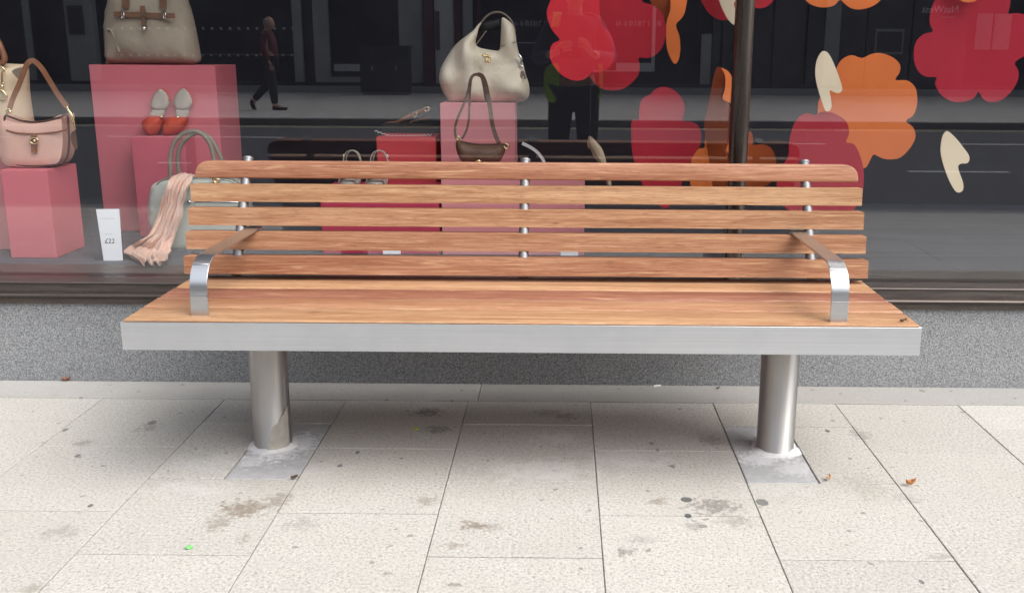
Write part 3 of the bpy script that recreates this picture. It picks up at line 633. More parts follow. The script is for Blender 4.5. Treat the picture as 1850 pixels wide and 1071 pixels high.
# ------------------------------------------------------------------ scarf
c2b = crop(0, 240, 3.571)
Ym = Yb2 = floorY(452, 360) - .02
rows = [((1190,258),(1256,272),.075),((1112,287),(1252,290),.028),((1088,345),(1206,350),-.012),((1052,430),(1190,440),-.016),((1022,530),(1172,540),-.020),((978,640),(1135,655),-.028),((900,692),(1118,728),-.045),((845,728),(1114,768),None),((798,782),(1092,800),None),((880,808),(1070,832),None),((915,842),(1040,840),None)]
SN, b = 30, BM(); grid = []
lin = []
for i, (l, r, dy) in enumerate(rows):
    (lx, ly), (rx, ry) = c2b([l, r]); row = []
    for q in range(SN+1):
        tt = q/SN; px, py = lx+(rx-lx)*tt, ly+(ry-ly)*tt
        p = onY(px, py, Ym+dy) if dy is not None else onZ(px, py+3, ZF+.012)
        row.append(p)
    lin.append(row)
cols = [catmull([lin[i][q] for i in range(len(rows))], 6) for q in range(SN+1)]
for i in range(len(cols[0])):
    row = []
    for q in range(SN+1):
        tt = q/SN; s = i/len(cols[0])
        amp = .010 if s < .75 else .013
        fo = math.sin(tt*17+s*3+2.2*noise.noise(Vector((tt*2, s*4, 0)))) + .6*math.sin(tt*41+s*7) + .8*noise.noise(Vector((tt*7, s*9, 3)))
        p = cols[q][i]
        d = Vector((0, -1, .0)) if s < .68 else Vector((0, -.35, .94))
        pp = p + d*(amp*(fo+.6)) + Vector((.008*noise.noise(Vector((tt*3, s*14, 9))), 0, .006*noise.noise(Vector((tt*9, s*12, 5)))))
        if pp.z < ZF+.003: pp.z = ZF+.003+random.random()*.001
        row.append(b.verts.new(pp))
    grid.append(row)
for i in range(len(grid)-1):
    for q in range(SN): b.faces.new((grid[i][q], grid[i+1][q], grid[i+1][q+1], grid[i][q+1]))
bmesh.ops.recalc_face_normals(b, faces=b.faces)
def scarfm():
    k = N('peach_print_scarf'); a = k.noise(k.co(), 70, 3, .6); c = k.noise(k.co((1, 1, 1)), 22, 3, .6); e = k.noise(k.co(), 160, 2)
    col = k.ramp(c, (.35, (.70, .46, .36)), (.65, (.68, .51, .43))); col = k.mix(k.ramp(a, (.62, 0.), (.70, .45)), col, (.52, .25, .16)); col = k.mix(k.ramp(e, (.64, 0.), (.72, .5)), col, (.30, .18, .10))
    k.bsdf(col, .85, 0, k.bump(e, .2, .002), .2); return k.m
o = obj('scarf', b, scarfm(), None, True); tag(o, 'peach pink scarf draped over the grey green handbag down to the floor', 'scarf')
sm = o.modifiers.new('thickness', 'SOLIDIFY'); sm.thickness = .0025; ss = o.modifiers.new('smooth', 'SUBSURF'); ss.levels = ss.render_levels = 1
# ------------------------------------------------------------------ shoes
M['redleather'] = simple('red_suede', (.50, .06, .028), .6, 0, .1, 20, .15, 150); M['insole'] = simple('pale_grey_insole', (.40, .37, .31), .7, 0, .1, 20)
c1 = crop(140, 100, 3.571); Ysh = P2[2] - .022
def red_shoe(heel, mid, toe, label):
    t = thing('shoe', label, 'shoe', onY(*c1([toe[len(toe)//2]])[0], Ysh), 'pair of red flats on the slim crimson plinth')
    b = BM(); pillow(b, front(c1(heel), Ysh), .012, .006, .02, step=.01); obj('insole', b, M['insole'], t, True)
    xc = sum(p[0] for p in heel)/len(heel); yc = min(p[1] for p in heel)
    b = BM(); tube(b, front(c1(heel[:4]+heel[-4:] if False else [p for p in heel if p[1] < 330]), Ysh-.002), .0035, 8, 3); obj('heel_cup', b, M['redleather'], t, True)
    b = BM(); pillow(b, front(c1(mid), Ysh+.002), .010, .002, .02, step=.01); obj('shank', b, M['insole'], t, True)
    b = BM(); pillow(b, front(c1(toe), Ysh-.006), .012, .034, .045, step=.009, back=.004, wr=.003); obj('toe', b, M['redleather'], t, True)
    (x0, y0), (x1, y1) = toe[1], toe[3]
    b = BM(); ell(b, onY(*c1([((toe[2][0]+toe[3][0])/2+8, toe[2][1]+6)])[0], Ysh-.022), (.008, .005, .006), 8, 6); obj('stud', b, M['gold'], t, True)
red_shoe([(500,350),(480,335),(478,300),(500,250),(530,218),(555,226),(577,250),(592,295),(585,330),(560,350)], [(495,345),(468,398),(542,404),(562,345)], [(425,425),(470,392),(520,392),(546,400),(552,440),(530,490),(500,515),(460,516),(430,485),(420,450)], 'left red flat with pale lining propped toe down on the slim crimson plinth')
red_shoe([(650,350),(632,335),(625,300),(640,250),(675,215),(702,220),(722,245),(742,295),(735,322),(712,350)], [(645,342),(640,398),(705,404),(716,342)], [(560,440),(575,408),(612,394),(660,398),(706,402),(705,432),(682,475),(640,505),(600,520),(562,516),(550,480)], 'right red flat with gold stud propped toe down on the slim crimson plinth')
M['greyst'] = simple('grey_leather_strap', (.36, .34, .30), .5, 0, .1, 30)
def sandal(pxl, pxr, label):
    Ys = P6[2] + .05; xl, xr = onY(pxl, 330, Ys).x, onY(pxr, 330, Ys).x; xc = (xl+xr)/2; zt_ = P6[4]; wd = xr-xl
    t = thing('sandal', label, 'sandal', (xc, Ys+.08, zt_), 'pair of grey ankle strap sandals')
    b = BM(); pts = [Vector((xc+wd*.5*math.sin(a)*(1 if math.cos(a) < 0 else .8), Ys+.10-.115*-math.cos(a), zt_+.012)) for a in [2*math.pi*i/16 for i in range(16)]]
    pillow(b, pts, .022, .003, .02, step=.015, normal=(0, 0, 1)); obj('sole', b, M['greyst'], t, True)
    b = BM(); strap(b, [Vector((xc-wd*.46, Ys+.04, zt_+.02)), Vector((xc-wd*.3, Ys+.03, zt_+.055)), Vector((xc, Ys+.025, zt_+.066)), Vector((xc+wd*.3, Ys+.03, zt_+.055)), Vector((xc+wd*.46, Ys+.04, zt_+.02))], .03, .004, (0, 1, 0)); obj('toe_strap', b, M['greyst'], t, True, 40)
    za = onY(pxl, 277, Ys+.14).z
    zl_ = onY(pxl, 300, Ys+.14).z
    for dy_, rr in ((-.012, .036), (.02, .031)):
        b = BM(); strap(b, [Vector((xc+rr*math.cos(a)*(1+.1*math.sin(a)), Ys+.14+dy_, zl_+(za+.014-zl_-(.004 if dy_ > 0 else 0))*math.sin(a)**.8 if math.sin(a) > 0 else zl_)) for a in [math.pi*i/14 for i in range(15)]], .016, .003, (0, 1, 0)); obj('ankle_strap', b, M['greyst'], t, True, 40)
    b = BM()
    for sx in (-1, 1): strap(b, [Vector((xc+sx*.034, Ys+.155, za-.035)), Vector((xc+sx*.035, Ys+.165, za-.07)), Vector((xc+sx*.03, Ys+.17, zt_+.02))], .012, .003, (0, 1, 0))
    obj('side_strap', b, M['greyst'], t, True, 40)
    b = BM(); p = Vector((xc+(.036 if pxl > 620 else -.036), Ys+.14, za-.012)); tube(b, [p+Vector((0, .008*math.cos(a), .01*math.sin(a))) for a in [2*math.pi*i/8 for i in range(8)]], .002, 6, 1, True, False); obj('buckle', b, M['chrome'], t, True)
sandal(607.5, 643, 'left grey strappy sandal standing on the low crimson plinth behind the bench'); sandal(657, 694.5, 'right grey strappy sandal on the crimson plinth, overlapping the red plinth')
# black shoe with scalloped edge
Ys = P5[2] + .09; M['blackl'] = simple('black_leather', (.012, .012, .012), .85, 0, .1, 30); M['white'] = simple('white_leather', (.72, .72, .70), .5, 0, .04, 30)
t = thing('shoe', 'black shoe with white scalloped trim on the red plinth', 'shoe', (onY(732, 247, Ys).x, Ys, P5[4]))
b = BM(); pillow(b, out([(676,237),(690,243.5),(710,247),(735,247),(760,246),(781,244),(785,250),(770,252.5),(735,253),(700,252.5),(684,247)], Ys), .05, .018, .03, step=.012); obj('upper', b, M['blackl'], t, True)
b = BM(); P = []
for i in range(30):
    u = i/29; x = 677+u*103; y = 237 + 9.5*min(1, u*4)*(1-.25*max(0, (u-.5))) - (2.4 if i % 2 else -.6); P.append(onY(x, y, Ys-.045))
tube(b, P, .0016, 6, 1, smooth_path=False); obj('scalloped_trim', b, M['white'], t, True)
Ys = P8[2] + .07
t = thing('sandal', 'tan sandal with gold buckle lying side on above the red plinth', 'sandal', (onY(740, 222, Ys).x, Ys, P8[4]))
b = BM(); pillow(b, out([(697,221),(715,219),(730,211),(745,203),(760,197),(772,192.5),(777,196),(774,201),(760,205),(745,212),(730,219),(715,222.5)], Ys), .03, .008, .02, step=.012); obj('upper', b, M['tan'], t, True)
b = BM(); strap(b, front([(738,223.5),(750,218),(764,215),(778,212.5)], Ys-.01), .006, .03); obj('sole', b, M['tan'], t, True, 40)
b = BM(); tube(b, front([(746,206),(752,203),(754,209),(748,212)], Ys-.025), .003, 6, 3, True); tube(b, front([(766,196),(774,194),(775,200),(768,201)], Ys-.025), .004, 6, 3, True); obj('buckle', b, M['gold'], t, True)
# white sandal
Ys = P4[2] + .05
t = thing('sandal', 'white sandal with one thin curved strap beside the brown crossbody bag', 'sandal', (onY(965, 305, Ys).x, Ys, P4[4]))
b = BM(); strap(b, front([(943.5,259),(955,264.5),(967,272),(976,281),(982,291),(986,303)], Ys), .011, .02); obj('strap', b, M['white'], t, True, 40)
xs_ = onY(985, 303, Ys).x; b = BM(); pillow(b, [Vector((xs_-.03-.07*math.cos(a), Ys+.0+.028*math.sin(a), P4[4]+.006)) for a in [2*math.pi*i/14 for i in range(14)]], .009, .002, .02, step=.02, normal=(0, 0, 1)); obj('sole', b, M['white'], t, True)
# beige court shoe hanging beside the plinth
Ys = P4[2] + .06; M['nude'] = simple('beige_leather', (.52, .42, .29), .45, 0, .06, 20); M['nude2'] = simple('beige_insole', (.36, .27, .18), .6, 0, .06, 20)
t = thing('shoe', 'beige court shoe hung toe up beside the wide pale pink plinth', 'shoe', onY(1100, 336, Ys))
b = BM(); pillow(b, out([(1065,246.5),(1061,259),(1062.5,267),(1066,268),(1071,280),(1081,293),(1088,301),(1093,316),(1097.5,336),(1102.5,339),(1104,330),(1100,312),(1096,296),(1089,272),(1078,257)], Ys), .05, .008, .012, step=.007); obj('upper', b, M['nude'], t, True)
b = BM(); pillow(b, front([(1065,250),(1064,262),(1072,277),(1083,291),(1088,296),(1084,283),(1078,268),(1071,255)], Ys-.034), .004, .002, .01); obj('insole', b, M['nude2'], t, True)
b = BM(); p = onY(1066, 249, Ys); tube(b, [p, Vector((p.x, p.y, HEAD+.31))], .0003, 4, 1, smooth_path=False); obj('thread', b, M['chrome'], t)
# ------------------------------------------------------------------ price tickets
M['card'] = simple('white_card', (.74, .77, .80), .6, 0, .02, 8); M['ink'] = simple('dark_print', (.04, .045, .05), .7); M['faint'] = simple('grey_print', (.52, .55, .58), .7); M['acry'] = clear('clear_acrylic', (.80, .84, .88))
Yc = floorY(470.5, 200); lean = .20
def ticket(q, label, acr=None, text=None):
    n = Vector((0, -1, lean)).normalized(); P0 = onZ(*q[2], ZF+.001)
    pts = [onP(x, y, P0, n) for x, y in q]; c = sum(pts, Vector())/4
    t = thing('price_ticket', label, 'price ticket', Vector((c.x, c.y, ZF)), 'price tickets on the display floor')
    b = BM(); pillow(b, pts, .0012, 0, 0, smooth=0, normal=n); obj('card', b, M['card'], t)
    if acr:
        ap = [onP(x, y, P0+Vector((0, .003, 0)), n) for x, y in acr]; b = BM(); pillow(b, ap, .003, 0, 0, smooth=0, normal=n); obj('holder', b, M['acry'], t)
        rim = [onP(x, y, P0-n*-.002, n) for x, y in acr[1:3]]; b = BM(); tube(b, [rim[0], rim[1]], .0016, 6, 1, smooth_path=False); obj('holder_edge', b, M['acry'], t)
    if text:
        cu = bpy.data.curves.new('t', 'FONT'); cu.body = text; cu.align_x = 'CENTER'; cu.align_y = 'CENTER'; cu.size = .0262; cu.extrude = .0003; cu.offset = .0
        o = bpy.data.objects.new('t', cu); COL.objects.link(o); bpy.context.view_layer.update(); me = bpy.data.meshes.new_from_object(o.evaluated_get(bpy.context.evaluated_depsgraph_get())); bpy.data.objects.remove(o)
        p = onP(198.5, 436, P0, n)+n*.0012; me.transform(Matrix.Translation(p) @ Matrix.Rotation(math.pi/2-math.atan(lean)*1, 4, 'X') ); obj('price_lettering', me, M['ink'], t)
        b = BM()
        for (xa, xb_, y) in ((180, 206, 395), (188, 205, 423)):
            xx = xa
            while xx < xb_:
                wdt = random.uniform(1, 3.2); a, d = onP(xx, y-.8, P0, n), onP(min(xx+wdt, xb_), y+.8, P0, n); a += n*.001; d += n*.001
                vs = [b.verts.new(v) for v in (a, Vector((d.x, a.y, a.z)), d, Vector((a.x, d.y, d.z)))]; b.faces.new(vs); xx += wdt+.7
        obj('small_print', b, M['faint'], t)
ticket([(173.5,378),(215.5,377.5),(222,470.5),(187.5,471.5)], 'white price ticket reading 22 pounds in a clear stand beside the scarf', [(163,378),(216,376.5),(224.5,471),(172,471.5)], '£22')
ticket([(690,394),(722,394),(724,459),(692,459)], 'blank white price ticket before the low crimson plinth'); ticket([(1012,396),(1045,396),(1044.5,462),(1013,462)], 'blank white price ticket before the wide pale pink plinth')
# ------------------------------------------------------------------ paper flowers and petals
def card(name, rgb, r=.75): M[name] = simple(name, rgb, r, 0, .10, 3, .3, 7, spec=.25, bd=.01)
card('red_card', (.50, .020, .032)); card('deep_red_card', (.36, .014, .026)); card('crimson_card', (.35, .014, .030)); card('orange_card', (.60, .15, .035)); card('burnt_orange_card', (.36, .075, .02)); card('cream_card', (.70, .60, .43)); card('plum_card', (.33, .014, .027))
k5 = crop(1100, 0, 3.3475); k6 = crop(1400, 0, 2.8178); k4 = crop(740, 0, 3.3476)
FG = 'paper flowers hung in the shop window'; PG = 'cream paper petals hung in the shop window'
def flower(L, Y, mat, label, name='paper_flower', cat='flower', n=None, extra=(), th=.003, sm=3):
    P = [onP(x, y, (onY(*L[0], Y)), n) for x, y in L] if n else out(L, Y)
    c = sum(P, Vector())/len(P); b = BM(); pillow(b, P, th, 0, 0, smooth=sm, normal=n or (0, -1, 0))
    g = PG if cat == 'petal' else FG
    if not extra: return tag(obj(name, b, M[mat]), label, cat, g)
    t = thing(name, label, cat, c, g); obj('face', b, M[mat], t)
    for L2, Y2, m2, n2 in extra:
        P = [onP(x, y, (onY(*L2[0], Y2)), n2) for x, y in L2]; b = BM(); pillow(b, P, th, 0, 0, smooth=3, normal=n2); obj('folded_petal', b, M[m2], t)
flower(k4([(870,-160),(850,-80),(853,0),(836,45),(830,95),(848,155),(870,195),(908,240),(868,265),(850,300),(850,350),(872,400),(920,455),(980,485),(1035,487),(1075,468),(1100,440),(1145,440),(1195,420),(1232,370),(1238,285),(1215,205),(1165,150),(1150,80),(1148,0),(1150,-100),(1000,-190)]), 3.60, 'red_card', 'bright red paper flower directly right of the cream slouchy bag')
flower(k5([(-190,-150),(60,-120),(190,-30),(205,14),(262,32),(312,72),(340,130),(346,205),(322,288),(280,335),(232,353),(180,352),(187,400),(178,455),(138,502),(90,536),(35,548),(-30,542),(-80,510),(-140,430),(-200,300)]), 3.72, 'deep_red_card', 'darker red paper flower partly behind the bright red one')
flower(k5([(250,573),(282,541),(335,526),(390,545),(438,590),(457,640),(454,690),(446,732),(490,736),(535,756),(557,800),(556,860),(540,900),(500,960),(470,1020),(440,1110),(395,1210),(350,1258),(300,1240),(240,1190),(200,1110),(170,1030),(143,930),(136,830),(135,748),(155,722),(180,726),(185,650),(203,600)]), 3.58, 'crimson_card', 'crimson paper flower just left of the window mullion, above the bench')
na = (-.80, -.60, 0)
flower(k5([(655,408),(690,422),(702,480),(690,550),(683,598),(715,622),(738,680),(738,760),(728,840),(712,885),(698,897),(715,940),(728,1020),(735,1140),(700,1230),(640,1180),(612,1000),(592,870),(580,790),(577,740),(592,680),(612,590),(632,480)]), 3.66, 'burnt_orange_card', 'orange paper flower turned nearly edge on beside the mullion', n=(-.62, -.78, 0),
       extra=[(k5([(678,412),(715,428),(742,465),(751,520),(748,590),(740,622),(715,616),(686,596),(700,540),(704,480),(695,440)]), 3.62, 'orange_card', (.35, -.94, 0)), (k5([(585,800),(600,860),(622,980),(628,1100),(600,1200),(545,1230),(500,1150),(488,1040),(505,950),(545,900),(578,890)]), 3.69, 'orange_card', (.2, -.98, 0)), (k5([(735,700),(742,640),(752,600),(750,800),(738,920),(722,930),(708,900),(728,850)]), 3.70, 'orange_card', (.3, -.95, 0)), (k5([(800,850),(855,795),(872,845),(869,878),(920,873),(970,888),(1000,930),(1012,1010),(990,1090),(930,1130),(820,1120),(760,1000)]), 3.74, 'burnt_orange_card', (.1, -.99, 0))])
flower(k6([(250,568),(205,586),(160,577),(120,600),(90,648),(73,720),(70,790),(42,840),(18,900),(10,960),(40,1040),(110,1100),(220,1140),(330,1130),(400,1070),(440,1000),(451,930),(450,860),(432,790),(402,735),(362,724),(377,680),(366,625),(320,586)]), 3.57, 'plum_card', 'wine red paper flower behind the right end of the bench')
flower(k6([(315,345),(340,305),(390,282),(443,297),(490,277),(540,272),(600,294),(636,330),(634,370),(613,408),(670,410),(710,440),(723,485),(722,540),(702,590),(666,617),(702,648),(715,695),(692,748),(642,800),(590,812),(545,806),(503,787),(482,820),(455,857),(380,840),(300,760),(240,690),(222,620),(218,560),(228,500),(290,420)]), 3.66, 'orange_card', 'large orange paper flower right of the mullion behind the cream petal')
flower(k6([(860,-60),(820,-5),(798,40),(788,90),(790,130),(803,162),(760,175),(722,208),(707,260),(710,320),(732,366),(770,392),(823,395),(815,430),(850,488),(910,519),(970,517),(1015,497),(1036,468),(1060,505),(1100,521),(1150,510),(1200,470),(1236,410),(1238,360),(1221,318),(1290,275),(1340,230),(1340,150),(1300,90),(1235,68),(1188,72),(1196,30),(1190,-40),(1100,-110),(950,-120)]), 3.66, 'crimson_card', 'large crimson paper flower, highest in the right pane and cut by the frame')
flower(k6([(900,-90),(925,-20),(945,5),(985,14),(1022,6),(1040,-20),(1060,-90)]), 3.62, 'orange_card', 'small orange disc at the heart of the crimson flower by the frame edge')
flower(k6([(120,-130),(130,-40),(165,12),(205,33),(250,40),(300,30),(332,0),(350,16),(385,42),(430,50),(490,36),(535,5),(570,-50),(560,-130)]), 3.64, 'orange_card', 'orange paper flower showing only two lobes at the top of the right pane')
flower(k5([(540,-120),(545,-40),(565,20),(600,75),(640,108),(690,125),(740,112),(800,75),(860,50),(920,52),(965,35),(1000,-10),(1010,-120)]), 3.60, 'deep_red_card', 'dark red paper flower at the top passing behind the mullion')
flower(k5([(378,-60),(372,60),(350,128),(345,200),(352,300),(382,372),(402,387),(421,360),(431,300),(425,220),(404,152),(441,110),(464,50),(468,-60)]), 3.76, 'orange_card', 'narrow orange paper flower hanging right of the darker red one', n=(.55, -.83, 0),
       extra=[(k5([(345,120),(260,30),(250,-60),(385,-60),(380,60),(362,120),(372,220),(392,290),(390,370),(360,320),(344,230)]), 3.80, 'burnt_orange_card', (-.4, -.91, 0))])
flower(k6([(205,372),(212,312),(233,270),(256,262),(280,285),(310,350),(338,430),(341,460),(325,475),(300,470),(278,461),(284,500),(288,545),(273,567),(255,560),(233,500),(213,430)]), 3.55, 'cream_card', 'cream notched petal overlapping the large orange flower', 'paper_petal', 'petal')
flower(k6([(843,770),(850,705),(864,676),(882,670),(920,703),(960,753),(985,788),(989,815),(976,832),(950,833),(932,846),(939,880),(957,930),(957,965),(940,980),(917,971),(885,915),(858,840)]), 3.55, 'cream_card', 'cream notched petal alone low in the right pane', 'paper_petal', 'petal')
flower(k5([(640,-120),(655,-40),(672,20),(690,65),(718,115),(748,148),(768,152),(776,138),(771,85),(756,28),(765,12),(782,16),(800,-30),(760,-120)]), 3.55, 'cream_card', 'cream notched petal at the top beside the mullion', 'paper_petal', 'petal')
# ------------------------------------------------------------------ litter
M['leaf'] = simple('dry_leaf', (.30, .12, .05), .8, 0, .25, 60, .3, 90); M['leaft'] = simple('tan_leaf', (.50, .31, .16), .8, 0, .25, 60, .3, 90); M['leaff'] = simple('orange_leaf', (.52, .22, .08), .75, 0, .25, 60, .3, 90)
M['leafd'] = simple('dark_leaf', (.10, .055, .03), .8, 0, .3, 60, .3, 90); M['green'] = simple('bright_green_gum', (.16, .50, .14), .5, 0, .15, 60); M['ygreen'] = simple('yellow_green_gum', (.42, .55, .06), .5, 0, .15, 60); M['butt'] = simple('white_paper', (.78, .77, .74), .8, 0, .05, 60)
def leaf(px, py, L, wd, rot, mat, label, curl=.008, z=0.003, cat='leaf', name='fallen_leaf'):
    c = onZ(px, py, z); b = BM(); n = 9; rws = []
    for i in range(n):
        t = i/(n-1); hw = wd*.5*math.sin(math.pi*min(1, .06+t*.94))**.75 + .0004
        rws.append([b.verts.new(c + Matrix.Rotation(rot, 3, 'Z') @ Vector(((t-.5)*L, hw*s, .002+curl*((t-.4)**2*3+abs(s)*.9)+.002*noise.noise(Vector((t*4, s*2, px)))))) for s in (-1, -.5, 0, .5, 1)])
    for i in range(n-1):
        for q in range(4): b.faces.new((rws[i][q], rws[i+1][q], rws[i+1][q+1], rws[i][q+1]))
    ex = bmesh.ops.extrude_face_region(b, geom=list(b.faces)); bmesh.ops.translate(b, verts=[v for v in ex['geom'] if isinstance(v, bmesh.types.BMVert)], vec=(0, 0, .0008)); bmesh.ops.recalc_face_normals(b, faces=b.faces)
    tube(b, [c+Matrix.Rotation(rot, 3, 'Z') @ Vector((q, 0, .002+abs(q)*.05)) for q in (L*.45, L*.6, L*.75)], .0007, 5, 2)
    return tag(obj(name, b, M[mat], None, True), label, cat)
leaf(120, 687.5, .030, .016, .1, 'leaf', 'small reddish brown leaf against the granite base, far left of the bench'); leaf(532, 864, .020, .017, .4, 'leafd', 'dark brown scrap of leaf at the corner of the concrete patch under the left leg', .004)
leaf(1497, 866, .022, .012, 1.2, 'leaft', 'curled tan leaf at the corner of the concrete patch under the right leg', .006); leaf(1645, 876.5, .027, .015, -.2, 'leaff', 'orange brown curled leaf on the paving right of the bench', .012)
leaf(1632, 581.5, .020, .008, .2, 'leafd', 'tiny dark leaf lying on the right end of the bench seat', .004, zt_s := onY(940, 587, YB).z + .007); leaf(1297, 703, .014, .008, .3, 'leafd', 'tiny dark leaf scrap at the foot of the granite behind the bench', .004)
def blob(px, py, r, mat, label, name, cat, h=.5):
    c = onZ(px, py, .0); b = BM(); ell(b, Vector((c.x, c.y, r*h*.8)), (r, r*.85, r*h), 16, 10)
    for v in b.verts: v.co += (v.co-c)*.45*noise.noise(v.co*140)
    tag(obj(name, b, M[mat], None, True), label, cat)
blob(342, 990, .0085, 'green', 'bright green blob of chewing gum on the front paving', 'chewing_gum', 'gum'); blob(752, 776.5, .0085, 'ygreen', 'yellow green blob of chewing gum on the paving under the bench', 'chewing_gum', 'gum')
blob(1514, 697.5, .006, 'butt', 'tiny white pebble at the foot of the granite right of the bench', 'pebble', 'pebble', .8)
c = onZ(1187, 697, .004); b = BM(); tube(b, [c+Vector((-.013, -.004, 0)), c+Vector((.013, .005, 0))], .004, 10, 1, smooth_path=False); tag(obj('cigarette_butt', b, M['butt'], None, True, 40), 'white cigarette end lying at the foot of the granite', 'cigarette end')
# ------------------------------------------------------------------ far side of the street, met by way of the glass
M['fstone'] = simple('grey_portland_stone', (.34, .36, .365), .85, 0, .12, 2, .2, 40); M['fdark'] = simple('dark_shop_panel', (.05, .05, .06), .5, 0, .3, 2); M['fglass'] = simple('dark_shop_glass', (.03, .032, .04), .06, 0, .1, 2, spec=.35)
M['fred'] = simple('dark_red_paint', (.085, .012, .018), .5, 0, .15, 4); M['fpale'] = simple('pale_notice', (.55, .58, .60), .7, 0, .08, 3); M['cab'] = simple('dark_green_cabinet_paint', (.020, .024, .024), .5, 0, .2, 8); M['fmetal'] = simple('grey_aluminium', (.30, .32, .33), .5, .3, .1, 6)
bld = thing('shop_building', 'stone fronted shops and bank across the road with dark windows', 'building', (0, FY, 0))
def fx(px): return mir(px, 91, FY).x
def fz(py): return mir(925, py, FY).z
def fb(name, mat, rects, y0=0., y1=.1, bev=.0, parent=None):
    b = BM()
    for (a, c, t_, bo) in rects: box(b, fx(a), fx(c), FY+y0, FY+y1, fz(bo) if bo is not None else 0, fz(t_) if t_ is not None else 3.0, bev, 1)
    return obj(name, b, M[mat], parent or bld)
b = BM(); box(b, -30, 30, FY-6, FY-.45, 0, 3.0); obj('shop_interior', b, M['fdark'], bld)
b = BM(); box(b, -30, 30, FY-6, FY-.02, 3.002, 9.5); obj('upper_wall', b, M['fstone'], bld)
b = BM()
for i in range(-9, 10): box(b, i*3.1-.7, i*3.1+.7, FY-.015, FY+.02, 4.3, 6.4); box(b, i*3.1-.7, i*3.1+.7, FY-.015, FY+.02, 7.0, 8.8)
obj('upper_window', b, M['fglass'], bld)
fb('base_step', 'fmetal', [(-700, 2500, 157, None)], .10, .45); fb('base_course', 'fdark', [(-700, 2500, 150, None)], .0, .098)
pl = fb('pillar', 'fstone', [(131, 181, None, 150.5)], .0, .24); fb('entry_panel', 'fdark', [(138, 164, 16, 68)], .242, .30, parent=pl)
fb('pillar', 'fstone', [(50, 62, None, 150.5)], .0, .05)
fb('window', 'fglass', [(184, 532, None, 150.5)], -.2, -.15)
b = BM()
for row, y in enumerate((52, 100)):
    px = 205 - row*1.5
    while px < 530: 
        c = mir(px, y, FY-.145); box(b, c.x-.035, c.x+.035, FY-.146, FY-.140, c.z-.035, c.z+.035); px += 16.2
M['dot'] = simple('white_window_dot', (.62, .62, .60), .7); obj('window_dot', b, M['dot'], bld)['kind'] = 'stuff'
fb('window_rail', 'fmetal', [(360, 531, 101.5, 102.8)], -.148, -.10)
fb('window_mullion', 'fstone', [(533, 549, None, 150.5)], .0, .14); fb('door', 'fdark', [(551, 569, None, 150.5)], -.2, -.1)
fb('window_surround', 'fstone', [(571, 597, None, 150.5), (724, 766, None, 150.5), (597.3, 723.7, 141, 150.5)], .0, .2)
wn = fb('window', 'fglass', [(598, 723, None, 141)], -.15, -.1); fb('window_notice', 'fpale', [(601, 655, 118, 131)], -.09, -.06, parent=wn)
fb('doorpost', 'fred', [(768, 786, None, 158), (824, 836, None, 158)], .0, .3); fb('notice_board', 'fpale', [(788, 822, None, 152)], .0, .2)
fb('notice', 'fdark', [(789, 797, 22, 92)], .202, .22)
fb('pillar', 'fstone', [(838, 855, None, 150.5)], .0, .2)
fb('window', 'fglass', [(858, 1262, None, 150.5)], -.2, -.15); fb('window_frame', 'fred', [(862, 868, None, 150)], -.14, -.02); 
def glyphs(px0, px1, y, hpx, seed):
    random.seed(seed); b = BM(); px = px0
    while px < px1:
        wd = random.choice((3.5, 6, 7.5)); 
        for q in range(random.choice((1, 2, 2, 3))):
            x = px + q*wd/3; a = mir(x, y-hpx/2, FY-.14); c = mir(x+1.6, y+hpx/2, FY-.14); box(b, a.x, c.x, FY-.142, FY-.13, c.z, a.z)
        if random.random() < .7: a = mir(px, y-hpx/2*random.choice((1, 0)), FY-.14); box(b, a.x, a.x+.09, FY-.141, FY-.131, a.z-.03, a.z)
        px += wd+2.2
    return b
M['sgn'] = simple('pale_sign_lettering', (.36, .36, .36), .7)
obj('sign_lettering', glyphs(925, 985, 43, 10, 3), M['sgn'], bld); obj('sign_lettering', glyphs(1113, 1190, 43, 10, 3), M['sgn'], bld)
fb('window_shelf', 'fpale', [(1114, 1178, 113, 127), (1060, 1180, 127, 128.5), (935, 985, 77, 78.5)], -.14, -.05)
fb('window_poster', 'fpale', [(1178, 1184, 10, 128)], -.14, -.1)
fb('pillar', 'fstone', [(1266, 1284, 60, 150.5)], .0, .08)
fb('wall_panel', 'fdark', [(1286, 1300, None, 150.5), (1305, 1392, None, 150.5), (1396, 1452, None, 150.5)], .0, .07); fb('wall_panel', 'fdark', [(1456, 1560, None, 150.5)], .0, .12)
fb('pillar', 'fmetal', [(1486, 1512, None, 150.5)], .121, .2)
bk = fb('wall_panel', 'fdark', [(1563, 1640, None, 150.5)], .0, .12); fb('cash_machine', 'fmetal', [(1577, 1628, 49, 95)], .121, .14, parent=bk); fb('cash_screen', 'fdark', [(1580, 1625, 54, 90)], .141, .15, parent=bk)
fb('wall_panel', 'fdark', [(1643, 1740, None, 150.5)], .0, .16); fb('window', 'fglass', [(1744, 1900, None, 150.5)], -.1, -.05); fb('window_poster', 'fmetal', [(1760, 1788, 20, 85), (1792, 1822, 20, 85)], -.04, .0)
fb('pillar', 'fstone', [(1904, 1960, None, 150.5)], .0, .2)
cu = bpy.data.curves.new('t', 'FONT'); cu.body = 'NatWest'; cu.align_x = 'CENTER'; cu.align_y = 'CENTER'; cu.size = .27; cu.extrude = .008
o = bpy.data.objects.new('t', cu); COL.objects.link(o); bpy.context.view_layer.update(); me = bpy.data.meshes.new_from_object(o.evaluated_get(bpy.context.evaluated_depsgraph_get())); bpy.data.objects.remove(o)
p = mir(1699, 18, FY+.17); me.transform(Matrix.Translation(p) @ Matrix.Rotation(math.pi, 4, 'Z') @ Matrix.Rotation(math.pi/2, 4, 'X')); M['sgn2'] = simple('pale_bank_lettering', (.75, .75, .75), .6); obj('bank_lettering', me, M['sgn2'], bld)
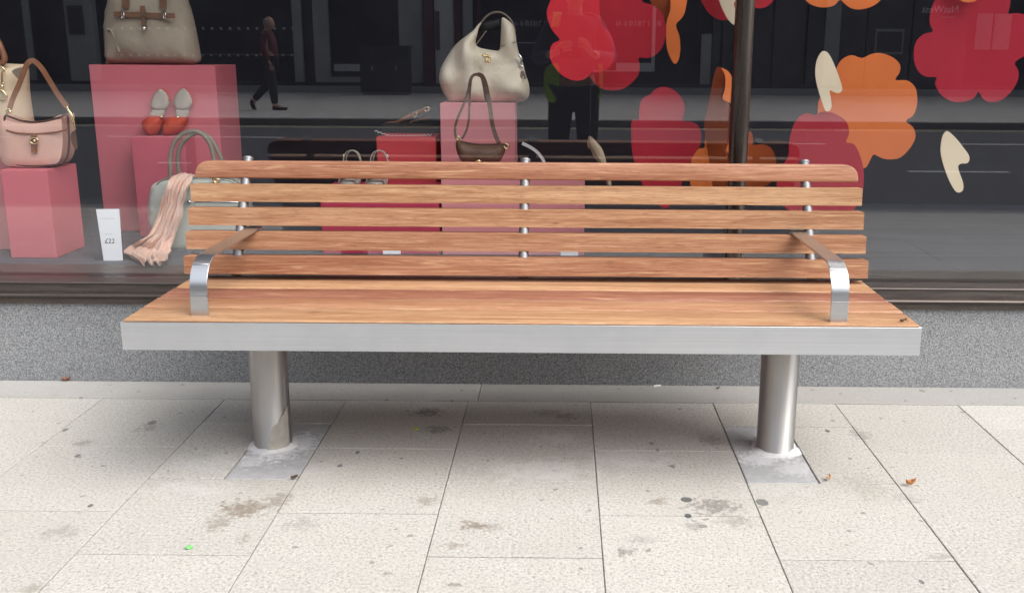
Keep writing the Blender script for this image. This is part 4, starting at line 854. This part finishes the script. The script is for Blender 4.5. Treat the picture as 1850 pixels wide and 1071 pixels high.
fb('sign_rule', 'sgn', [(1690, 1716, 26.5, 28.5)], .162, .17)
t = thing('added_brick_building', 'unseen brown brick building added to darken the left end of the street', 'building', (-27, -6, 0))  # unseen block added so the steel legs reflect a darker left side
b = BM(); box(b, -33, -27, -20, 3, -.3, 22); obj('wall', b, M['wallbr'], t)
for i in range(6):
    for j in range(6):
        b = BM(); y = -18.2+i*3.6; z = 1.2+j*3.4; box(b, -27.002, -26.96, y, y+1.3, z, z+1.9); f_ = obj('window', b, M['fglass'], t); b = BM(); box(b, -27.0, -26.88, y-.1, y+1.4, z-.12, z-.003); obj('sill', b, M['fstone'], f_)
b = BM(); box(b, -33.1, -26.8, -20.1, 3.1, 22.002, 22.3); obj('roof', b, M['fdark'], t)
# cabinet on the far pavement
p0, p1 = mirZ(652, 172, 0), mirZ(742, 172, 0); yc = p0.y; z1 = mir(695, 83, yc).z
t = thing('utility_cabinet', 'dark green street cabinet on the far pavement', 'utility cabinet', ((p0.x+p1.x)/2, yc, 0))
b = BM(); box(b, p0.x, p1.x, yc-.45, yc, .08, z1-.05, .01, 2); obj('body', b, M['cab'], t); b = BM(); box(b, p0.x-.03, p1.x+.03, yc-.48, yc+.03, z1-.049, z1, .012, 2); obj('lid', b, M['cab'], t)
b = BM(); box(b, p0.x+.03, p1.x-.03, yc-.42, yc-.03, 0, .079); obj('base', b, M['kerb'], t)
xm = (p0.x+p1.x)/2
for a, c in ((p0.x+.03, xm-.01), (xm+.01, p1.x-.03)):
    b = BM(); box(b, a, c, yc+.002, yc+.02, .13, z1-.10, .006, 1); d = obj('door', b, M['cab'], t); b = BM(); box(b, (a+c)/2-.02, (a+c)/2+.02, yc+.0205, yc+.035, z1*.5, z1*.5+.12, .004, 1); obj('handle', b, M['fmetal'], d)
# ------------------------------------------------------------------ people
def skin(name, nodes, edges, mat, parent, sub=2, extra=None):
    me = bpy.data.meshes.new(name); ks = list(nodes); ix = {k: i for i, k in enumerate(ks)}
    me.from_pydata([nodes[k][0] for k in ks], [(ix[a], ix[c]) for a, c in edges], []); o = bpy.data.objects.new(name, me); COL.objects.link(o)
    sk = o.modifiers.new('skin', 'SKIN'); sk.use_smooth_shade = True; sb_ = o.modifiers.new('sub', 'SUBSURF'); sb_.levels = sb_.render_levels = sub
    lay = me.skin_vertices[0].data
    for k, i in ix.items():
        r = nodes[k][1]; lay[i].radius = r if isinstance(r, tuple) else (r, r); lay[i].use_root = (i == 0)
    bpy.context.view_layer.update(); m2 = bpy.data.meshes.new_from_object(o.evaluated_get(bpy.context.evaluated_depsgraph_get())); bpy.data.objects.remove(o)
    bm = bmesh.new(); bm.from_mesh(m2); bpy.data.meshes.remove(m2)
    if extra: extra(bm)
    return obj(name, bm, mat, parent, True)
M['skin'] = simple('skin', (.50, .30, .22), .55, 0, .06, 20); M['navy'] = simple('navy_fabric', (.045, .05, .095), .85, 0, .2, 20, .3, 120); M['black'] = simple('black_cloth', (.012, .012, .014), .85, 0, .2, 20, .3, 120)
M['hivis'] = simple('yellow_green_safety_fabric', (.30, .55, .03), .7, 0, .12, 20, .2, 120); M['maroon'] = simple('maroon_jacket', (.10, .014, .028), .8, 0, .2, 20, .3, 120); M['jean'] = simple('dark_blue_denim', (.020, .024, .036), .85, 0, .25, 30, .3, 160)
M['hairw'] = simple('white_hair', (.42, .42, .42), .8, 0, .2, 60); M['hairb'] = simple('brown_hair', (.05, .03, .02), .7, 0, .3, 60); M['shoe'] = simple('dark_shoe', (.015, .014, .014), .4, 0, .2, 20); M['boot'] = simple('blue_grey_boot', (.06, .075, .085), .6, 0, .2, 20); M['phone'] = simple('black_phone', (.012, .012, .014), .15, 0, .05, 10); M['silver'] = simple('silver_reflective_tape', (.6, .6, .58), .3, .4, .05, 10)
def head(bm, c, face, r=.088):
    """head shape, nose, ears, eyes, brow and mouth laid into the one body mesh"""
    f = Vector(face).normalized(); s = f.cross(Vector((0, 0, 1))).normalized(); u = s.cross(f)
    R = Matrix((s, f, u)).transposed()
    ell(bm, c, (r*.84, r*1.05, r*1.30), 20, 14, R); ell(bm, c+f*.012-u*.062, (r*.62, r*.78, r*.62), 14, 10, R)
    ell(bm, c+f*(r*1.08)-u*.018, (.013, .02, .022), 10, 8, R)
    for q in (-1, 1):
        ell(bm, c+s*q*(r*.86)-u*.008, (.010, .02, .033), 10, 8, R); ell(bm, c+f*(r*.90)+s*q*.031+u*.012, (.013, .012, .008), 8, 6, R)
    ell(bm, c+f*(r*.86)-u*.060, (.024, .014, .008), 10, 6, R); ell(bm, c+f*(r*.88)+u*.030, (.055, .016, .010), 12, 6, R)
def fingers(bm, palm, along, across, curl, size=1., thumb=None):
    a = Vector(along).normalized(); c = Vector(across).normalized(); n = Vector(curl).normalized()
    for q, L in ((-1.5, .072), (-.5, .082), (.5, .078), (1.5, .06)):
        p = palm + a*.035*size + c*q*.019*size; tube(bm, [palm+c*q*.012, p, p+a*L*.45*size+n*.008, p+a*L*.75*size+n*.03*size, p+a*L*.72*size+n*.055*size], lambda t: (.0095-.0025*t)*size, 8, 3)
    th = thumb or -c
    tube(bm, [palm-a*.02, palm+Vector(th)*.03*size, palm+Vector(th)*.045*size+a*.03*size+n*.012, palm+Vector(th)*.04*size+a*.055*size+n*.02], lambda t: (.012-.003*t)*size, 8, 3)
# the photographer
ox, oy = .085, -.36
def V(x, y, z): return Vector((ox+x, oy+y, z))
t = thing('person', 'person in hi-vis vest and black trousers holding up a phone, mirrored in the window', 'person', (ox, oy, 0))
nd = {'pel': (V(0,0,.93), (.15,.11)), 'wst': (V(0,.0,1.06), (.14,.10)), 'ch': (V(0,-.01,1.26), (.15,.11)), 'nb': (V(0,-.01,1.42), .075), 'nk': (V(0,.01,1.49), .055), 'hd': (V(0,.035,1.57), .06),
      'sl': (V(-.165,-.01,1.385), .06), 'el': (V(-.27,.06,1.13), .045), 'wl': (V(-.175,.27,1.165), .028), 'hl': (V(-.145,.315,1.18), (.026,.034)), 'sr': (V(.165,-.01,1.385), .06), 'er': (V(.27,.06,1.13), .045), 'wr': (V(.15,.27,1.165), .028), 'hr': (V(.115,.315,1.18), (.026,.034)),
      'hipl': (V(-.095,0,.87), .095), 'kl': (V(-.115,.02,.49), .062), 'al': (V(-.125,-.02,.09), .042), 'tl': (V(-.14,.13,.04), .035), 'hipr': (V(.095,0,.87), .095), 'kr': (V(.105,.02,.49), .062), 'ar': (V(.115,-.02,.09), .042), 'tr': (V(.13,.13,.04), .035)}
ed = [('pel','wst'),('wst','ch'),('ch','nb'),('nb','nk'),('nk','hd'),('ch','sl'),('sl','el'),('el','wl'),('wl','hl'),('ch','sr'),('sr','er'),('er','wr'),('wr','hr'),('pel','hipl'),('hipl','kl'),('kl','al'),('al','tl'),('pel','hipr'),('hipr','kr'),('kr','ar'),('ar','tr')]
def ex(bm):
    head(bm, V(0, .05, 1.60), (0, 1, -.35)); fingers(bm, V(-.14, .318, 1.185), (.55, .25, .35), (0, .15, 1), (.6, .4, 0), thumb=Vector((.2, -.25, .9))); fingers(bm, V(.11, .318, 1.185), (-.3, .25, .5), (0, .15, 1), (-.6, .4, 0), thumb=Vector((-.2, -.25, .9)))
skin('body', nd, ed, M['skin'], t, 2, ex)
def sub(keys, add, over=None):
    d = {}
    for k in keys:
        p, r = (over or {}).get(k, nd[k]); r = r if isinstance(r, tuple) else (r, r); d[k] = (p, (r[0]+add, r[1]+add))
    return d
kk = ['pel','hipl','kl','al','hipr','kr','ar']; nd2 = dict(nd); nd2['al'] = (V(-.125,-.015,.14), .055); nd2['ar'] = (V(.115,-.015,.14), .055)
skin('trousers', sub(kk, .017, nd2), [e for e in ed if e[0] in kk and e[1] in kk], M['black'], t)
kk = ['ch','wst','pel','nb','sl','el','wl','sr','er','wr']; skin('jacket', sub(kk, .014), [('ch','wst'),('wst','pel'),('ch','nb'),('ch','sl'),('sl','el'),('el','wl'),('ch','sr'),('sr','er'),('er','wr')], M['navy'], t)
b = BM(); strap(b, [V(-.12, -.13, 1.05), V(-.125, -.13, 1.30), V(-.125, -.05, 1.448), V(-.125, .04, 1.445), V(-.145, .125, 1.36)], .06, .006, (1, .3, 0)); ve = obj('safety_vest', b, M['hivis'], t, True, 40)
b = BM(); strap(b, [V(.19, .02, 1.10), V(.195, .06, 1.02), V(.19, .09, .94), V(.18, .08, .86)], .03, .006, (1, -.4, 0)); obj('vest_front', b, M['hivis'], ve, True, 40)
b = BM(); pillow(b, [V(-.20,.10,1.08), V(-.12,.14,1.10), V(-.11,.13,.98), V(-.13,.12,.84), V(-.19,.11,.84), V(-.22,.10,.96)], .012, .01, .03, step=.02, normal=(-.1, 1, 0)); obj('vest_flap', b, M['hivis'], ve, True)
b = BM(); strap(b, [V(.10, .01, 1.462), V(.13, .02, 1.455), V(.16, .02, 1.44)], .05, .004, (0, 1, 0)); obj('reflective_tape', b, M['silver'], ve, True, 40)
for q, sd in (('l', -1), ('r', 1)):
    b = BM(); px_ = -.125 if sd < 0 else .115; tube(b, [V(px_,-.06,.05), V(px_+sd*.004,.02,.055), V(px_+sd*.012,.11,.045), V(px_+sd*.018,.19,.032)], lambda u: .047-.014*u, 12, 4); tube(b, [V(px_,-.03,.06), V(px_,-.02,.22)], .056, 12, 2)
    for v in b.verts: v.co.z = max(v.co.z, .004)
    obj('boot', b, M['boot'], t, True)
b = BM(); ell(b, V(0, .025, 1.635), (.083, .096, .10), 16, 12); obj('hair', b, M['hairb'], t, True)
b = BM(); box(b, -.022, .124, -.020, -.012, CAMH-.060, CAMH+.010, .003, 2); o = obj('phone', b, M['phone']); tag(o, 'black phone held sideways by the person in the hi-vis vest', 'phone')
b = BM(); cyl(b, (0, 0), .0045, 0, .001, 16); b.transform(Matrix.Translation((0.004, -.0122, CAMH)) @ Matrix.Rotation(math.pi/2, 4, 'X')); obj('lens', b, M['fglass'], o)
# the walking man
q0 = mirZ(492, 199, 0); wy, wx = q0.y, q0.x; sc = (2*YG-wy)/F
def Wp(px, py, dy=0): return Vector((mir(px, py, wy).x, wy+dy, mir(px, py, wy).z))
t = thing('person', 'white haired man in a maroon jacket walking along the far pavement', 'person', (wx, wy, 0))
nd = {'pel': (Wp(486,106), (.16,.17)), 'wst': (Wp(485,93), (.175,.17)), 'ch': (Wp(483,72), (.175,.18)), 'nb': (Wp(482,57), .075), 'nk': (Wp(484,52), .058), 'hd': (Wp(486,46), .07),
      'sl': (Wp(482,62,.17), .06), 'el': (Wp(478,86,.22), .045), 'wl': (Wp(492,111,.22), .028), 'hl': (Wp(496,118,.21), (.025,.035)), 'sr': (Wp(482,62,-.17), .06), 'er': (Wp(476,86,-.22), .045), 'wr': (Wp(478,110,-.22), .028), 'hr': (Wp(479,118,-.22), (.025,.035)),
      'hipl': (Wp(488,112,.09), .105), 'kl': (Wp(495,152,.09), .075), 'al': (Wp(499,190,.09), .055), 'tl': (Wp(514,196,.09), .032), 'hipr': (Wp(484,112,-.09), .105), 'kr': (Wp(482,152,-.09), .075), 'ar': (Wp(456,182,-.09), .055), 'tr': (Wp(455,195,-.09), .032)}
def ex2(bm):
    head(bm, Wp(485.5, 43), (1, 0, -.1), .10); fingers(bm, Wp(496, 119, .21), (.3, 0, -1), (1, 0, .2), (-.2, -.8, 0)); fingers(bm, Wp(479, 119, -.22), (.1, 0, -1), (1, 0, .2), (-.2, .8, 0))
skin('body', nd, ed, M['skin'], t, 2, ex2)
kk = ['pel','hipl','kl','al','hipr','kr','ar']; skin('trousers', sub(kk, .018), [e for e in ed if e[0] in kk and e[1] in kk], M['jean'], t)
kk = ['ch','wst','pel','nb','sl','el','wl','sr','er','wr']; nd['nb'] = (nd['nb'][0], .08); skin('jacket', sub(kk, .022), [('ch','wst'),('wst','pel'),('ch','nb'),('ch','sl'),('sl','el'),('el','wl'),('ch','sr'),('sr','er'),('er','wr')], M['maroon'], t)
b = BM(); ell(b, Wp(483.6, 40.0), (.092, .086, .078), 16, 12); obj('hair', b, M['hairw'], t, True)
for P in ([Wp(496,195,.09), Wp(503,195.5,.09), Wp(512,196.5,.09), Wp(521,197.5,.09)], [Wp(454,182,-.09), Wp(454,189,-.09), Wp(456,195,-.09), Wp(459,199,-.09)]):
    b = BM(); tube(b, P, lambda u: .055-.02*u, 12, 4)
    for v in b.verts: v.co.z = max(v.co.z, .003)
    obj('shoe', b, M['shoe'], t, True)

# ------------------------------------------------------------------ pieces that lie apart become parts of their own
def split(o):
    bm = bmesh.new(); bm.from_mesh(o.data); seen = set(); isl = []
    for v in bm.verts:
        if v in seen: continue
        st, g = [v], []; seen.add(v)
        while st:
            a = st.pop(); g.append(a)
            for e in a.link_edges:
                c = e.other_vert(a)
                if c not in seen: seen.add(c); st.append(c)
        isl.append([a.index for a in g])
    bm.free()
    if len(isl) < 2: return
    base = o.data
    for i, g in enumerate(isl):
        me = base.copy(); bm = bmesh.new(); bm.from_mesh(me); bm.verts.ensure_lookup_table(); k = set(g)
        bmesh.ops.delete(bm, geom=[v for v in bm.verts if v.index not in k], context='VERTS'); bm.to_mesh(me); bm.free()
        if i == 0: o.data = me
        else: c = o.copy(); c.data = me; COL.objects.link(c)
for o in list(COL.objects):
    if o.type == 'MESH' and o.parent and o.name.split('.')[0] in SPLIT: split(o)
